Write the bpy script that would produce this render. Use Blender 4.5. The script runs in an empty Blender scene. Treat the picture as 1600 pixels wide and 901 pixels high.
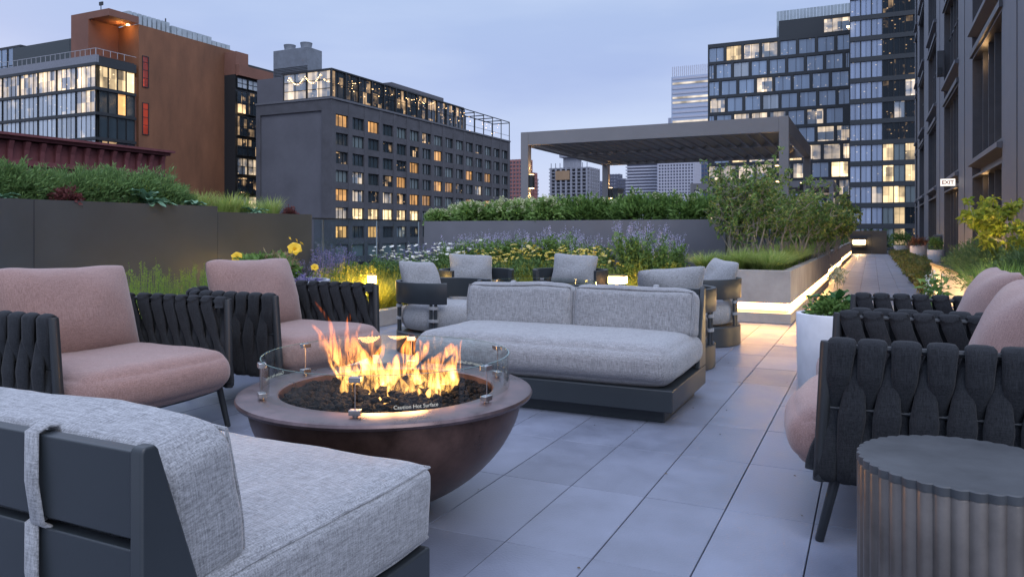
import bpy, bmesh, math, random
import numpy as np
from mathutils import Vector, Matrix, noise as mnoise
R = math.radians
sc = bpy.context.scene
COL = sc.collection
H = 1.03            # eye height of the photographer above the paving
F = 1176.0          # focal length in photo pixels
CA, SA = .9023, .4312

# ---------------------------------------------------------------- camera
cam_d = bpy.data.cameras.new('camera'); cam = bpy.data.objects.new('camera', cam_d); COL.objects.link(cam)
cam_d.sensor_width = 36; cam_d.lens = F/1600*36; cam_d.shift_y = -89.5/1600
cam_d.clip_start = .05; cam_d.clip_end = 6000
cam.location = (0, 0, H); cam.rotation_euler = (R(90), 0, math.atan2(SA, CA))
sc.camera = cam
# ---------------------------------------------------------------- world, dusk sky
w = bpy.data.worlds.new('World'); sc.world = w; w.use_nodes = True
nt = w.node_tree; N = nt.nodes; L = nt.links; N.clear()
out = N.new('ShaderNodeOutputWorld'); bg = N.new('ShaderNodeBackground')
sky = N.new('ShaderNodeTexSky'); sky.sky_type = 'NISHITA'; sky.sun_disc = False
sky.sun_elevation = R(4); sky.sun_rotation = R(-70); sky.air_density = 1.2; sky.dust_density = 1.0; sky.ozone_density = 3
tc = N.new('ShaderNodeTexCoord'); sep = N.new('ShaderNodeSeparateXYZ'); L.new(tc.outputs['Generated'], sep.inputs[0])
rp = N.new('ShaderNodeValToRGB'); L.new(sep.outputs['Z'], rp.inputs[0])
els = [(0.0, (.50, .54, .72, 1)), (.10, (.39, .455, .67, 1)), (.20, (.31, .38, .61, 1)), (.33, (.33, .42, .62, 1)), (.6, (1.0, 1.17, 1.6, 1)), (1.0, (1.3, 1.5, 2.15, 1))]
while len(rp.color_ramp.elements) < len(els): rp.color_ramp.elements.new(.5)
for e, (p, c) in zip(rp.color_ramp.elements, els): e.position = p; e.color = c
mp = N.new('ShaderNodeMapping'); mp.inputs['Scale'].default_value = (1.2, 1.2, 5.0); L.new(tc.outputs['Generated'], mp.inputs[0])
nz = N.new('ShaderNodeTexNoise'); nz.inputs['Scale'].default_value = 1.6; nz.inputs['Detail'].default_value = 5; nz.inputs['Roughness'].default_value = .5
L.new(mp.outputs[0], nz.inputs['Vector'])
cr = N.new('ShaderNodeMapRange'); cr.inputs[1].default_value = .4; cr.inputs[2].default_value = .75; cr.inputs[3].default_value = 0; cr.inputs[4].default_value = .65
L.new(nz.outputs['Fac'], cr.inputs[0])
mx = N.new('ShaderNodeMix'); mx.data_type = 'RGBA'; L.new(cr.outputs[0], mx.inputs[0]); L.new(rp.outputs[0], mx.inputs[6]); mx.inputs[7].default_value = (.50, .57, .73, 1)
ad = N.new('ShaderNodeMix'); ad.data_type = 'RGBA'; ad.blend_type = 'ADD'; ad.inputs[0].default_value = .02
L.new(mx.outputs[2], ad.inputs[6]); L.new(sky.outputs[0], ad.inputs[7])
bg.inputs['Strength'].default_value = .95
L.new(ad.outputs[2], bg.inputs[0]); L.new(bg.outputs[0], out.inputs[0])
# ---------------------------------------------------------------- faint, very soft last daylight
sd = bpy.data.lights.new('sun', 'SUN'); sd.energy = .85; sd.angle = R(35); sd.color = (1, .95, .93)
so = bpy.data.objects.new('sun', sd); COL.objects.link(so); so.rotation_euler = (R(48), 0, R(-70+180-60))
sc.view_settings.view_transform = 'Standard'; sc.view_settings.look = 'None'; sc.view_settings.gamma = 1
sc.view_settings.exposure = 0.45
try:
    sc.cycles.volume_step_rate = 1.0; sc.cycles.transparent_max_bounces = 24; sc.cycles.max_bounces = 8
except Exception: pass

# ---------------------------------------------------------------- measuring helpers (photo point + a real plane -> a point in metres)
def ratio(x): return ((x-800)/F*CA - SA) / ((x-800)/F*SA + CA)
def XatY(x, Y): return ratio(x)*Y
def YatX(x, X): return X/ratio(x)
def dep(X, Y): return -SA*X + CA*Y
def zat(y, X, Y): return H + (361-y)/F*dep(X, Y)
def px(x, y, D):
    xc = (x-800)/F*D
    return Vector((xc*CA - D*SA, xc*SA + D*CA, H + (361-y)/F*D))
def gp(x, y, z=0): return px(x, y, F*(H-z)/(y-361))

# ---------------------------------------------------------------- object helpers
def tag(o, label=None, cat=None, group=None, kind=None):
    if label: o['label'] = label
    if cat: o['category'] = cat
    if group: o['group'] = group
    if kind: o['kind'] = kind
    return o
def thing(name, label, cat, loc=(0, 0, 0), rz=0, group=None):
    o = bpy.data.objects.new(name, None); o.empty_display_size = .2; COL.objects.link(o)
    o.location = loc; o.rotation_euler = (0, 0, rz)
    return tag(o, label, cat, group)
def dup(o, parent=None):
    c = o.copy(); COL.objects.link(c)
    if parent is not None: c.parent = parent
    for ch in KIDS.get(o.name, []): 
        d = dup(ch, c)
    return c
KIDS = {}
def setparent(o, p):
    o.parent = p; KIDS.setdefault(p.name, []).append(o)
def dupthing(o, loc, rz=0, label=None, group=None, scale=None):
    def rec(s, par):
        c = s.copy(); COL.objects.link(c)
        if par is not None: setparent(c, par)
        for ch in list(KIDS.get(s.name, [])): rec(ch, c)
        return c
    c = rec(o, None)
    c.location = loc; c.rotation_euler = (0, 0, rz)
    if scale: c.scale = scale if hasattr(scale, '__len__') else (scale,)*3
    if label: c['label'] = label
    if group: c['group'] = group
    return c

class MB:
    def __init__(s): s.v = []; s.f = []; s.m = []
    def add(s, vs, fs, mi=0):
        b = len(s.v); s.v.extend([tuple(map(float, p)) for p in vs]); s.f.extend([tuple(int(i)+b for i in q) for q in fs]); s.m.extend([mi]*len(fs)); return s
    def box(s, x0, x1, y0, y1, z0, z1, mi=0):
        if x0 > x1: x0, x1 = x1, x0
        if y0 > y1: y0, y1 = y1, y0
        v = [(x0,y0,z0),(x1,y0,z0),(x1,y1,z0),(x0,y1,z0),(x0,y0,z1),(x1,y0,z1),(x1,y1,z1),(x0,y1,z1)]
        return s.add(v, [(0,3,2,1),(4,5,6,7),(0,1,5,4),(1,2,6,5),(2,3,7,6),(3,0,4,7)], mi)
    def prism(s, poly, z0, z1, mi=0):
        n = len(poly)
        v = [(p[0], p[1], z0) for p in poly] + [(p[0], p[1], z1) for p in poly]
        f = [tuple(reversed(range(n))), tuple(range(n, 2*n))] + [(i, (i+1) % n, n+(i+1) % n, n+i) for i in range(n)]
        return s.add(v, f, mi)
    def extr(s, poly, axis, a0, a1, mi=0):      # poly in the plane across axis, extruded along it
        def P(p, a): return (a, p[0], p[1]) if axis == 'x' else (p[0], a, p[1])
        n = len(poly); v = [P(p, a0) for p in poly] + [P(p, a1) for p in poly]
        f = [tuple(reversed(range(n))), tuple(range(n, 2*n))] + [(i, (i+1) % n, n+(i+1) % n, n+i) for i in range(n)]
        return s.add(v, f, mi)
    def quad(s, a, b, c, d, mi=0): return s.add([a, b, c, d], [(0, 1, 2, 3)], mi)
    def tube(s, pts, r, n=10, mi=0, closed=False, cap=True):
        pts = [Vector(p) for p in pts]; m = len(pts); rr = r if hasattr(r, '__len__') else [r]*m
        vs = []; up = Vector((0, 0, 1)); prev = None
        for i in range(m):
            if closed: t = pts[(i+1) % m]-pts[i-1]
            else: t = pts[min(i+1, m-1)]-pts[max(i-1, 0)]
            t.normalize()
            if prev is None:
                a = t.cross(up)
                if a.length < .05: a = t.cross(Vector((1, 0, 0)))
            else: a = prev - t*prev.dot(t)
            a.normalize(); prev = a; b = t.cross(a)
            for k in range(n):
                q = 2*math.pi*k/n; vs.append(pts[i] + (a*math.cos(q)+b*math.sin(q))*rr[i])
        fs = []
        for i in range(m if closed else m-1):
            j = (i+1) % m
            for k in range(n): fs.append((i*n+k, j*n+k, j*n+(k+1) % n, i*n+(k+1) % n))
        if cap and not closed: fs.append(tuple(range(n))); fs.append(tuple((m-1)*n+k for k in reversed(range(n))))
        return s.add(vs, fs, mi)
    def lathe(s, prof, n=48, c=(0, 0), mi=0, a0=0, a1=2*math.pi, closed_prof=False):
        full = abs(a1-a0-2*math.pi) < 1e-6; m = len(prof); k = n if full else n+1
        vs = []
        for i in range(k):
            a = a0+(a1-a0)*i/n
            for (r, z) in prof: vs.append((c[0]+r*math.cos(a), c[1]+r*math.sin(a), z))
        fs = []
        for i in range(n):
            j = (i+1) % k if full else i+1
            for q in range(m if closed_prof else m-1):
                p = (q+1) % m
                fs.append((i*m+q, j*m+q, j*m+p, i*m+p))
        if closed_prof and not full:
            fs.append(tuple(range(m))); fs.append(tuple(n*m+q for q in reversed(range(m))))
        return s.add(vs, fs, mi)
    def build(s, name, mats, parent=None, smooth=False, bevel=0, seg=2, world=True, angle=35):
        me = bpy.data.meshes.new(name)
        off = Vector((0, 0, 0))
        if parent is not None and world: 
            q = parent
            while q is not None: off += q.location; q = q.parent
        vv = [(p[0]-off.x, p[1]-off.y, p[2]-off.z) for p in s.v] if off.length > 0 else s.v
        me.from_pydata(vv, [], s.f); me.update()
        if not isinstance(mats, (list, tuple)): mats = [mats]
        for m in mats: me.materials.append(m)
        if len(mats) > 1: me.polygons.foreach_set('material_index', s.m)
        if smooth:
            me.polygons.foreach_set('use_smooth', [True]*len(me.polygons))
            try: me.set_sharp_from_angle(angle=R(angle))
            except Exception: pass
        o = bpy.data.objects.new(name, me); COL.objects.link(o)
        if bevel:
            b = o.modifiers.new('bevel', 'BEVEL'); b.width = bevel; b.segments = seg; b.limit_method = 'ANGLE'; b.angle_limit = R(40)
            try: b.harden_normals = True
            except Exception: pass
            me.polygons.foreach_set('use_smooth', [True]*len(me.polygons))
            if not smooth:
                try: me.set_sharp_from_angle(angle=R(40))
                except Exception: pass
        if parent is not None: setparent(o, parent)
        return o
def meshobj(name, me, parent=None, loc=(0, 0, 0), rot=(0, 0, 0)):
    o = bpy.data.objects.new(name, me); COL.objects.link(o); o.location = loc; o.rotation_euler = rot
    if parent is not None: setparent(o, parent)
    return o
def struct(o, kind='structure'): o['kind'] = kind; return o

# ---------------------------------------------------------------- materials
def newmat(name):
    m = bpy.data.materials.new(name); m.use_nodes = True; n = m.node_tree.nodes; l = m.node_tree.links
    return m, n, l, n['Principled BSDF']
def M(name, col, rough=.6, metal=0, var=.15, vs=4, bump=0, bs=60, stretch=(1, 1, 1), spec=.5, island=0, coat=0, rvar=0):
    m, n, l, p = newmat(name)
    p.inputs['Roughness'].default_value = rough; p.inputs['Metallic'].default_value = metal
    p.inputs['Specular IOR Level'].default_value = spec
    if coat: p.inputs['Coat Weight'].default_value = coat; p.inputs['Coat Roughness'].default_value = .2
    t = n.new('ShaderNodeTexCoord'); mpn = n.new('ShaderNodeMapping'); l.new(t.outputs['Object'], mpn.inputs[0]); mpn.inputs['Scale'].default_value = stretch
    a = n.new('ShaderNodeTexNoise'); a.inputs['Scale'].default_value = vs; a.inputs['Detail'].default_value = 6; a.inputs['Roughness'].default_value = .65
    l.new(mpn.outputs[0], a.inputs['Vector'])
    mr = n.new('ShaderNodeMapRange'); mr.inputs[1].default_value = .3; mr.inputs[2].default_value = .7; mr.inputs[3].default_value = 1-var; mr.inputs[4].default_value = 1+var
    l.new(a.outputs['Fac'], mr.inputs[0])
    src = mr.outputs[0]
    if island:
        g = n.new('ShaderNodeNewGeometry'); m2 = n.new('ShaderNodeMapRange'); m2.inputs[3].default_value = 1-island; m2.inputs[4].default_value = 1+island
        l.new(g.outputs['Random Per Island'], m2.inputs[0]); mm = n.new('ShaderNodeMath'); mm.operation = 'MULTIPLY'; l.new(src, mm.inputs[0]); l.new(m2.outputs[0], mm.inputs[1]); src = mm.outputs[0]
    mul = n.new('ShaderNodeVectorMath'); mul.operation = 'SCALE'; mul.inputs[0].default_value = col[:3]; l.new(src, mul.inputs['Scale'])
    l.new(mul.outputs[0], p.inputs['Base Color'])
    if rvar:
        m3 = n.new('ShaderNodeMapRange'); m3.inputs[1].default_value = .3; m3.inputs[2].default_value = .7; m3.inputs[3].default_value = rough-rvar; m3.inputs[4].default_value = rough+rvar
        l.new(a.outputs['Fac'], m3.inputs[0]); l.new(m3.outputs[0], p.inputs['Roughness'])
    if bump:
        b = n.new('ShaderNodeTexNoise'); b.inputs['Scale'].default_value = bs; b.inputs['Detail'].default_value = 4; l.new(mpn.outputs[0], b.inputs['Vector'])
        bn = n.new('ShaderNodeBump'); bn.inputs['Strength'].default_value = bump; bn.inputs['Distance'].default_value = .01; l.new(b.outputs['Fac'], bn.inputs['Height']); l.new(bn.outputs[0], p.inputs['Normal'])
    return m
def fabric(name, dark, light, sc_=260, thr=(.35, .65), bumps=.35, rot=False):
    """heathered weave: three families of stretched threads"""
    m, n, l, p = newmat(name); p.inputs['Roughness'].default_value = .95; p.inputs['Specular IOR Level'].default_value = .2
    p.inputs['Sheen Weight'].default_value = .25; p.inputs['Sheen Roughness'].default_value = .5
    t = n.new('ShaderNodeTexCoord'); outs = []
    for st in ((1, .06, .5), (.5, 1, .06), (.06, .5, 1)):
        mpn = n.new('ShaderNodeMapping'); mpn.inputs['Scale'].default_value = st; l.new(t.outputs['Object'], mpn.inputs[0])
        a = n.new('ShaderNodeTexNoise'); a.inputs['Scale'].default_value = sc_; a.inputs['Detail'].default_value = 2; l.new(mpn.outputs[0], a.inputs['Vector']); outs.append(a.outputs['Fac'])
    s1 = n.new('ShaderNodeMath'); l.new(outs[0], s1.inputs[0]); l.new(outs[1], s1.inputs[1])
    s2 = n.new('ShaderNodeMath'); l.new(s1.outputs[0], s2.inputs[0]); l.new(outs[2], s2.inputs[1])
    d = n.new('ShaderNodeMath'); d.operation = 'DIVIDE'; l.new(s2.outputs[0], d.inputs[0]); d.inputs[1].default_value = 3
    big = n.new('ShaderNodeTexNoise'); big.inputs['Scale'].default_value = 5; l.new(t.outputs['Object'], big.inputs['Vector'])
    bm_ = n.new('ShaderNodeMapRange'); bm_.inputs[3].default_value = -.03; bm_.inputs[4].default_value = .03; l.new(big.outputs['Fac'], bm_.inputs[0])
    s3 = n.new('ShaderNodeMath'); l.new(d.outputs[0], s3.inputs[0]); l.new(bm_.outputs[0], s3.inputs[1])
    c = n.new('ShaderNodeValToRGB'); c.color_ramp.elements[0].position = thr[0]; c.color_ramp.elements[1].position = thr[1]
    c.color_ramp.elements[0].color = (*dark, 1); c.color_ramp.elements[1].color = (*light, 1); l.new(s3.outputs[0], c.inputs[0]); l.new(c.outputs[0], p.inputs['Base Color'])
    bn = n.new('ShaderNodeBump'); bn.inputs['Strength'].default_value = bumps; bn.inputs['Distance'].default_value = .003; l.new(d.outputs[0], bn.inputs['Height'])
    l.new(bn.outputs[0], p.inputs['Normal'])
    if name == 'charcoal_webbing': p.inputs['Sheen Weight'].default_value = 0.05; p.inputs['Specular IOR Level'].default_value = .1
    return m
def emi(name, col, s, var=0, vs=3):
    m = bpy.data.materials.new(name); m.use_nodes = True; n = m.node_tree.nodes; l = m.node_tree.links; n.clear()
    e = n.new('ShaderNodeEmission'); e.inputs[0].default_value = (*col, 1); e.inputs[1].default_value = s; o = n.new('ShaderNodeOutputMaterial'); l.new(e.outputs[0], o.inputs[0])
    if var:
        t = n.new('ShaderNodeTexCoord'); a = n.new('ShaderNodeTexNoise'); a.inputs['Scale'].default_value = vs; l.new(t.outputs['Object'], a.inputs['Vector'])
        mr = n.new('ShaderNodeMapRange'); mr.inputs[1].default_value = .35; mr.inputs[2].default_value = .65; mr.inputs[3].default_value = s*(1-var); mr.inputs[4].default_value = s*(1+var); l.new(a.outputs['Fac'], mr.inputs[0]); l.new(mr.outputs[0], e.inputs[1])
    return m
def leafmat(name, cols, trans=.3, rough=.55):
    """cols: a list of leaf colours, picked at random leaf by leaf"""
    m, n, l, p = newmat(name); p.inputs['Roughness'].default_value = rough; p.inputs['Specular IOR Level'].default_value = .3
    g = n.new('ShaderNodeNewGeometry'); c = n.new('ShaderNodeValToRGB'); l.new(g.outputs['Random Per Island'], c.inputs[0])
    while len(c.color_ramp.elements) < len(cols): c.color_ramp.elements.new(.5)
    for i, (e, q) in enumerate(zip(c.color_ramp.elements, cols)): e.position = i/max(1, len(cols)-1); e.color = (*q, 1)
    l.new(c.outputs[0], p.inputs['Base Color'])
    if trans:
        tr = n.new('ShaderNodeBsdfTranslucent'); l.new(c.outputs[0], tr.inputs[0]); mx_ = n.new('ShaderNodeMixShader'); mx_.inputs[0].default_value = trans
        l.new(p.outputs[0], mx_.inputs[1]); l.new(tr.outputs[0], mx_.inputs[2]); l.new(mx_.outputs[0], n['Material Output'].inputs[0])
    return m
def thinglass(name, tint=(.93, .97, .96), refl=1.0):
    m = bpy.data.materials.new(name); m.use_nodes = True; n = m.node_tree.nodes; l = m.node_tree.links; n.clear()
    t = n.new('ShaderNodeBsdfTransparent'); t.inputs[0].default_value = (*tint, 1); g = n.new('ShaderNodeBsdfGlossy'); g.inputs['Roughness'].default_value = .01
    f = n.new('ShaderNodeFresnel'); f.inputs[0].default_value = 1.5; k = n.new('ShaderNodeMath'); k.operation = 'MULTIPLY'; k.inputs[1].default_value = refl; l.new(f.outputs[0], k.inputs[0])
    ge = n.new('ShaderNodeNewGeometry'); k2 = n.new('ShaderNodeMath'); k2.operation = 'SUBTRACT'; k2.inputs[0].default_value = 1; l.new(ge.outputs['Backfacing'], k2.inputs[1])
    k3 = n.new('ShaderNodeMath'); k3.operation = 'MULTIPLY'; l.new(k.outputs[0], k3.inputs[0]); l.new(k2.outputs[0], k3.inputs[1]); k = k3
    x = n.new('ShaderNodeMixShader'); o = n.new('ShaderNodeOutputMaterial'); l.new(k.outputs[0], x.inputs[0]); l.new(t.outputs[0], x.inputs[1]); l.new(g.outputs[0], x.inputs[2]); l.new(x.outputs[0], o.inputs[0])
    return m
def pane(name, base, rough, emit=(0, 0, 0), es=0, lo=.45, hi=.6, scale=(.5, .5, .8), floor_=0.0, metal=0, spec=.8, streak=0):
    """window pane: glossy glass, no room behind; es paints an uneven room glow onto it (lamps, blinds, walls)"""
    m, n, l, p = newmat(name); p.inputs['Base Color'].default_value = (*base, 1); p.inputs['Roughness'].default_value = rough; p.inputs['Specular IOR Level'].default_value = spec; p.inputs['Metallic'].default_value = metal
    t = n.new('ShaderNodeTexCoord'); oi = n.new('ShaderNodeObjectInfo')
    sc3 = n.new('ShaderNodeVectorMath'); sc3.operation = 'SCALE'; sc3.inputs[0].default_value = (37, 11, 53); l.new(oi.outputs['Random'], sc3.inputs['Scale'])
    def vec(a, b, c):
        v = n.new('ShaderNodeVectorMath'); v.operation = 'MULTIPLY_ADD'; v.inputs[1].default_value = (a, b, c); l.new(t.outputs['Object'], v.inputs[0]); l.new(sc3.outputs[0], v.inputs[2]); return v.outputs[0]
    def mth(op, a, b=None):
        q = n.new('ShaderNodeMath'); q.operation = op
        for k_, x_ in ((0, a), (1, b)):
            if x_ is None: continue
            if isinstance(x_, (int, float)): q.inputs[k_].default_value = x_
            else: l.new(x_, q.inputs[k_])
        return q.outputs[0]
    def cells(a, c):
        f_ = n.new('ShaderNodeVectorMath'); f_.operation = 'FLOOR'; l.new(vec(a, 0, c), f_.inputs[0]); wn = n.new('ShaderNodeTexWhiteNoise'); l.new(f_.outputs[0], wn.inputs[0]); return wn.outputs['Value']
    strip = cells(1.15, 0.0); blk_ = cells(.9, .55)
    a = n.new('ShaderNodeTexNoise'); a.inputs['Scale'].default_value = .55; a.inputs['Detail'].default_value = 2; l.new(vec(1, 1, 1), a.inputs['Vector'])
    if es:  # room light painted into the pane's own emission
        mr = n.new('ShaderNodeMapRange'); mr.inputs[1].default_value = lo; mr.inputs[2].default_value = hi; mr.inputs[3].default_value = floor_; mr.inputs[4].default_value = 1; l.new(mth('ADD', mth('MULTIPLY', blk_, .5), mth('MULTIPLY', a.outputs['Fac'], .55)), mr.inputs[0])
        room = mth('MULTIPLY', mr.outputs[0], mth('ADD', mth('MULTIPLY', strip, .7), .45))
        vo = n.new('ShaderNodeTexVoronoi'); vo.inputs['Scale'].default_value = .8; l.new(vec(1, .0, 1.5), vo.inputs['Vector']); lamp_ = n.new('ShaderNodeMapRange'); lamp_.inputs[1].default_value = .16; lamp_.inputs[2].default_value = .05; lamp_.inputs[3].default_value = 0; lamp_.inputs[4].default_value = .9; l.new(vo.outputs['Distance'], lamp_.inputs[0])
        tot = mth('ADD', room, lamp_.outputs[0]); oir = mth('ADD', mth('MULTIPLY', oi.outputs['Random'], .8), .5)
        p.inputs['Emission Color'].default_value = (*emit, 1); l.new(mth('MULTIPLY', mth('MULTIPLY', tot, oir), es), p.inputs['Emission Strength'])
    s = n.new('ShaderNodeVectorMath'); s.operation = 'SCALE'; s.inputs[0].default_value = base; l.new(mth('ADD', mth('MULTIPLY', strip, .34), mth('ADD', mth('MULTIPLY', oi.outputs['Random'], .3), .68)), s.inputs['Scale']); l.new(s.outputs[0], p.inputs['Base Color'])
    return m

tile_m = M('paving_tile', (.155, .172, .222), .40, var=.16, vs=3.5, bump=.15, bs=120, island=.13, rvar=.10)
joint_m = M('joint', (.03, .03, .035), .9)
greyfab = fabric('heather_fabric', (.12, .125, .133), (.335, .345, .36), 430, (.37, .62))
pinkfab = fabric('pink_tweed', (.175, .108, .098), (.31, .21, .19), 520, (.38, .62), .5)
ropefab = fabric('charcoal_webbing', (.012, .0135, .016), (.034, .037, .042), 520, (.36, .64), .3)
dframe = M('charcoal_metal', (.018, .021, .024), .42, var=.08, bump=.04, bs=300)
gframe = M('slate_metal', (.022, .028, .033), .42, var=.06, bump=.03, bs=300)
copper = M('patina_copper', (.125, .072, .056), .34, .75, var=.45, vs=9, bump=.05, bs=40, rvar=.1)
rock_m = M('lava_rock', (.0075, .0075, .008), .95, spec=.12, var=.5, vs=40, bump=.9, bs=90, island=.4)
steel = M('brushed_steel', (.5, .5, .5), .28, 1.0, var=.05)
guard = thinglass('guard_glass', (.95, .985, .975), 1.3)
gedge = M('glass_edge', (.10, .17, .155), .2, 0, spec=.5)
railglass = thinglass('rail_glass', (.80, .88, .90), 1.2)
glowing_ink = emi('glowing_ink', (.8, .8, .8), .55)  # lettering glows by itself, its brightness is put into the ink
concrete = M('warm_concrete', (.33, .305, .285), .75, var=.22, vs=2.5, bump=.15, bs=50)
planter_grey = M('grey_planter_metal', (.14, .14, .16), .5, var=.12, vs=1.2, bump=.02, bs=200, rvar=.06)
planter_dark = M('dark_planter_metal', (.05, .056, .062), .42, var=.15, vs=1.5, rvar=.06)
pergola_m = M('pergola_metal', (.20, .195, .20), .5, var=.06, vs=2)
pergola_in = M('pergola_louvre_metal', (.24, .23, .22), .5, var=.1)
white_pot = M('white_fibrestone', (.62, .63, .66), .6, var=.1, vs=6, bump=.05)
soil = M('soil', (.028, .02, .014), .95, var=.5, vs=12, bump=.6, bs=30)
led = emi('led_warm', (1, .50, .15), 27)
lamp_e = emi('lamp_warm', (1, .62, .25), 16)
sconce_e = emi('sconce_warm', (1, .6, .25), 10)

# ================================================================= THE TERRACE
rng = np.random.default_rng(7); rnd = random.Random(11)
g = MB(); g.box(-3500, 3500, -300, 4500, -34, -33); struct(g.build('city_ground', M('asphalt', (.05, .05, .055), .9, var=.3, vs=.05)))
g = MB(); g.box(-6.75, 2.25, -6, 46, -.6, -.02); struct(g.build('terrace_slab', joint_m))
g = MB()
TX = [-.184-.305*k for k in range(-9, 22)]
for x0 in TX:
    for j in range(-8, 62):
        y0 = 2.245+.61*j; xa, xb, ya, yb = x0+.002, x0+.303, y0+.001, y0+.609
        if xa < -6.6 or yb > 38.2: continue
        if xb > .73 and y0 > 8.5: continue
        if xa < -4.75 and y0 > 12: continue
        dz = rnd.uniform(-.0008, .0008); b = .0015
        v = [(xa, ya, -.012), (xb, ya, -.012), (xb, yb, -.012), (xa, yb, -.012), (xa, ya, dz-b), (xb, ya, dz-b), (xb, yb, dz-b), (xa, yb, dz-b), (xa+b, ya+b, dz), (xb-b, ya+b, dz), (xb-b, yb-b, dz), (xa+b, yb-b, dz)]
        g.add(v, [(0,1,5,4),(1,2,6,5),(2,3,7,6),(3,0,4,7),(4,5,9,8),(5,6,10,9),(6,7,11,10),(7,4,8,11),(8,9,10,11)])
struct(g.build('paved_terrace', tile_m))

debris = MB(); r5 = random.Random(21)
for i in range(70):
    x, y = r5.uniform(-2.2, .6), r5.uniform(1.2, 9.5); a = r5.uniform(0, 6.28); s_ = r5.uniform(.004, .013); d = Vector((math.cos(a), math.sin(a), 0))*s_; e = Vector((-d.y, d.x, 0))*.45; c = Vector((x, y, .0035))
    debris.add([c-d, c+e+Vector((0, 0, .003)), c+d, c-e, c+Vector((0, 0, -.001))], [(0, 1, 2), (0, 2, 3), (0, 3, 4), (3, 2, 4)])
o = debris.build('leaf_litter', M('dry_leaf', (.10, .075, .05), .9, island=.4)); tag(o, 'tiny dry leaf bits scattered over the paving', 'leaf litter', kind='stuff')
# ---------------------------------------------------------------- cushions
def cushion_mesh(w_, d, h, r=.05, puff=.03, n=18, seed=0, wr=.004, sag=0):
    bm = bmesh.new(); hv = Vector((w_/2, d/2, h/2)); vs = {}
    ss = [-1+2*i/n for i in range(n+1)]
    def ease(t): return math.sin(t*math.pi/2)*.55+t*.45
    def vert(p):
        k = (round(p[0], 4), round(p[1], 4), round(p[2], 4))
        if k in vs: return vs[k]
        q = Vector((ease(p[0])*hv.x, ease(p[1])*hv.y, ease(p[2])*hv.z)); rr = min(r, hv.z*.98)
        inn = Vector([max(-hv[i]+rr, min(hv[i]-rr, q[i])) for i in range(3)]); dd = q-inn
        if dd.length > 1e-9: q = inn + dd.normalized()*min(rr, dd.length if sum(abs(c) > 1e-9 for c in dd) == 1 else rr)
        ux, uy, uz = p
        if puff:
            q.z += (uz)*puff*(1-ux**4)*(1-uy**4) - sag*(1-ux**2)*(1-uy**2)*max(uz, 0)
            q.x += ux*puff*.5*(1-uz**2)*(1-abs(uy)**4); q.y += uy*puff*.6*(1-uz**2)*(1-abs(ux)**4)
        nn = mnoise.noise_vector(q*5+Vector((seed*7.3, 0, seed))); n2 = mnoise.noise_vector(q*14+Vector((seed, 5, 0)))
        q += nn*wr*1.6 + n2*wr*.5
        vs[k] = bm.verts.new(q); return vs[k]
    for ax in range(3):
        for sg in (-1, 1):
            a, b = [(1, 2), (2, 0), (0, 1)][ax]
            for i in range(n):
                for j in range(n):
                    c = []
                    for (ii, jj) in ((i, j), (i+1, j), (i+1, j+1), (i, j+1)):
                        p = [0, 0, 0]; p[ax] = sg; p[a] = ss[ii]; p[b] = ss[jj]; c.append(vert(p))
                    if sg < 0: c.reverse()
                    bm.faces.new(c)
    me = bpy.data.meshes.new('cushion'); bm.to_mesh(me); bm.free()
    me.polygons.foreach_set('use_smooth', [True]*len(me.polygons)); return me
def piping(w_, d, h, r, sides=(1, -1), rad=.004, seed=0, wr=.004, puff=0):
    g = MB(); k = r*.293
    for s in sides:
        pts = []; X, Y = w_/2-k, d/2-k; Z = s*(h/2-k); m = 14
        for (xa, ya, xb, yb) in ((-X, -Y, X, -Y), (X, -Y, X, Y), (X, Y, -X, Y), (-X, Y, -X, -Y)):
            for i in range(m): t = i/m; pts.append((xa+(xb-xa)*t, ya+(yb-ya)*t, Z))
        out_ = []
        for p in pts:
            q = Vector(p); ux, uy = q.x/(w_/2), q.y/(d/2); uz = q.z/(h/2)
            q.z += uz*puff*max(0, 1-ux**4)*max(0, 1-uy**4); q.x += ux*puff*.5*(1-uz**2)*(1-abs(uy)**4); q.y += uy*puff*.6*(1-uz**2)*(1-abs(ux)**4)
            nn = mnoise.noise_vector(q*5+Vector((seed*7.3, 0, seed))); q += nn*wr*1.6; out_.append(q)
        g.tube(out_, rad, 6, closed=True)
    return g
def pillow_mesh(w_, hh, t, n=22, seed=0, pinch=.07):
    """knife-edged scatter pillow standing in the local xz plane, thickness along y"""
    vs = []; fs = []
    for s in (-1, 1):
        for i in range(n+1):
            for j in range(n+1):
                u = -1+2*i/n; v = -1+2*j/n; u = math.sin(u*math.pi/2)*.5+u*.5; v = math.sin(v*math.pi/2)*.5+v*.5
                x = w_/2*u*(1-pinch*(1-v*v)); z = hh/2*v*(1-pinch*(1-u*u)); th = max(0, (1-abs(u)**2.6)*(1-abs(v)**2.6))**.62
                x *= 1-.05*abs(v)**9; z *= 1-.06*abs(u)**9; q = Vector((x, s*t/2*th, z)); nn = mnoise.noise_vector(q*5+Vector((seed*3.1, 0, 0))); q += Vector((nn.x*.008, nn.y*.02*th, nn.z*.012)); vs.append(q)
    for s in (0, 1):
        for i in range(n):
            for j in range(n):
                b = s*(n+1)**2; f = (b+i*(n+1)+j, b+(i+1)*(n+1)+j, b+(i+1)*(n+1)+j+1, b+i*(n+1)+j+1); fs.append(f if s == 0 else tuple(reversed(f)))
    bm = bmesh.new(); bv = [bm.verts.new(v) for v in vs]
    for f in fs: bm.faces.new([bv[i] for i in f])
    bmesh.ops.remove_doubles(bm, verts=bm.verts, dist=.0008); me = bpy.data.meshes.new('pillow'); bm.to_mesh(me); bm.free()
    me.polygons.foreach_set('use_smooth', [True]*len(me.polygons)); return me

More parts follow.
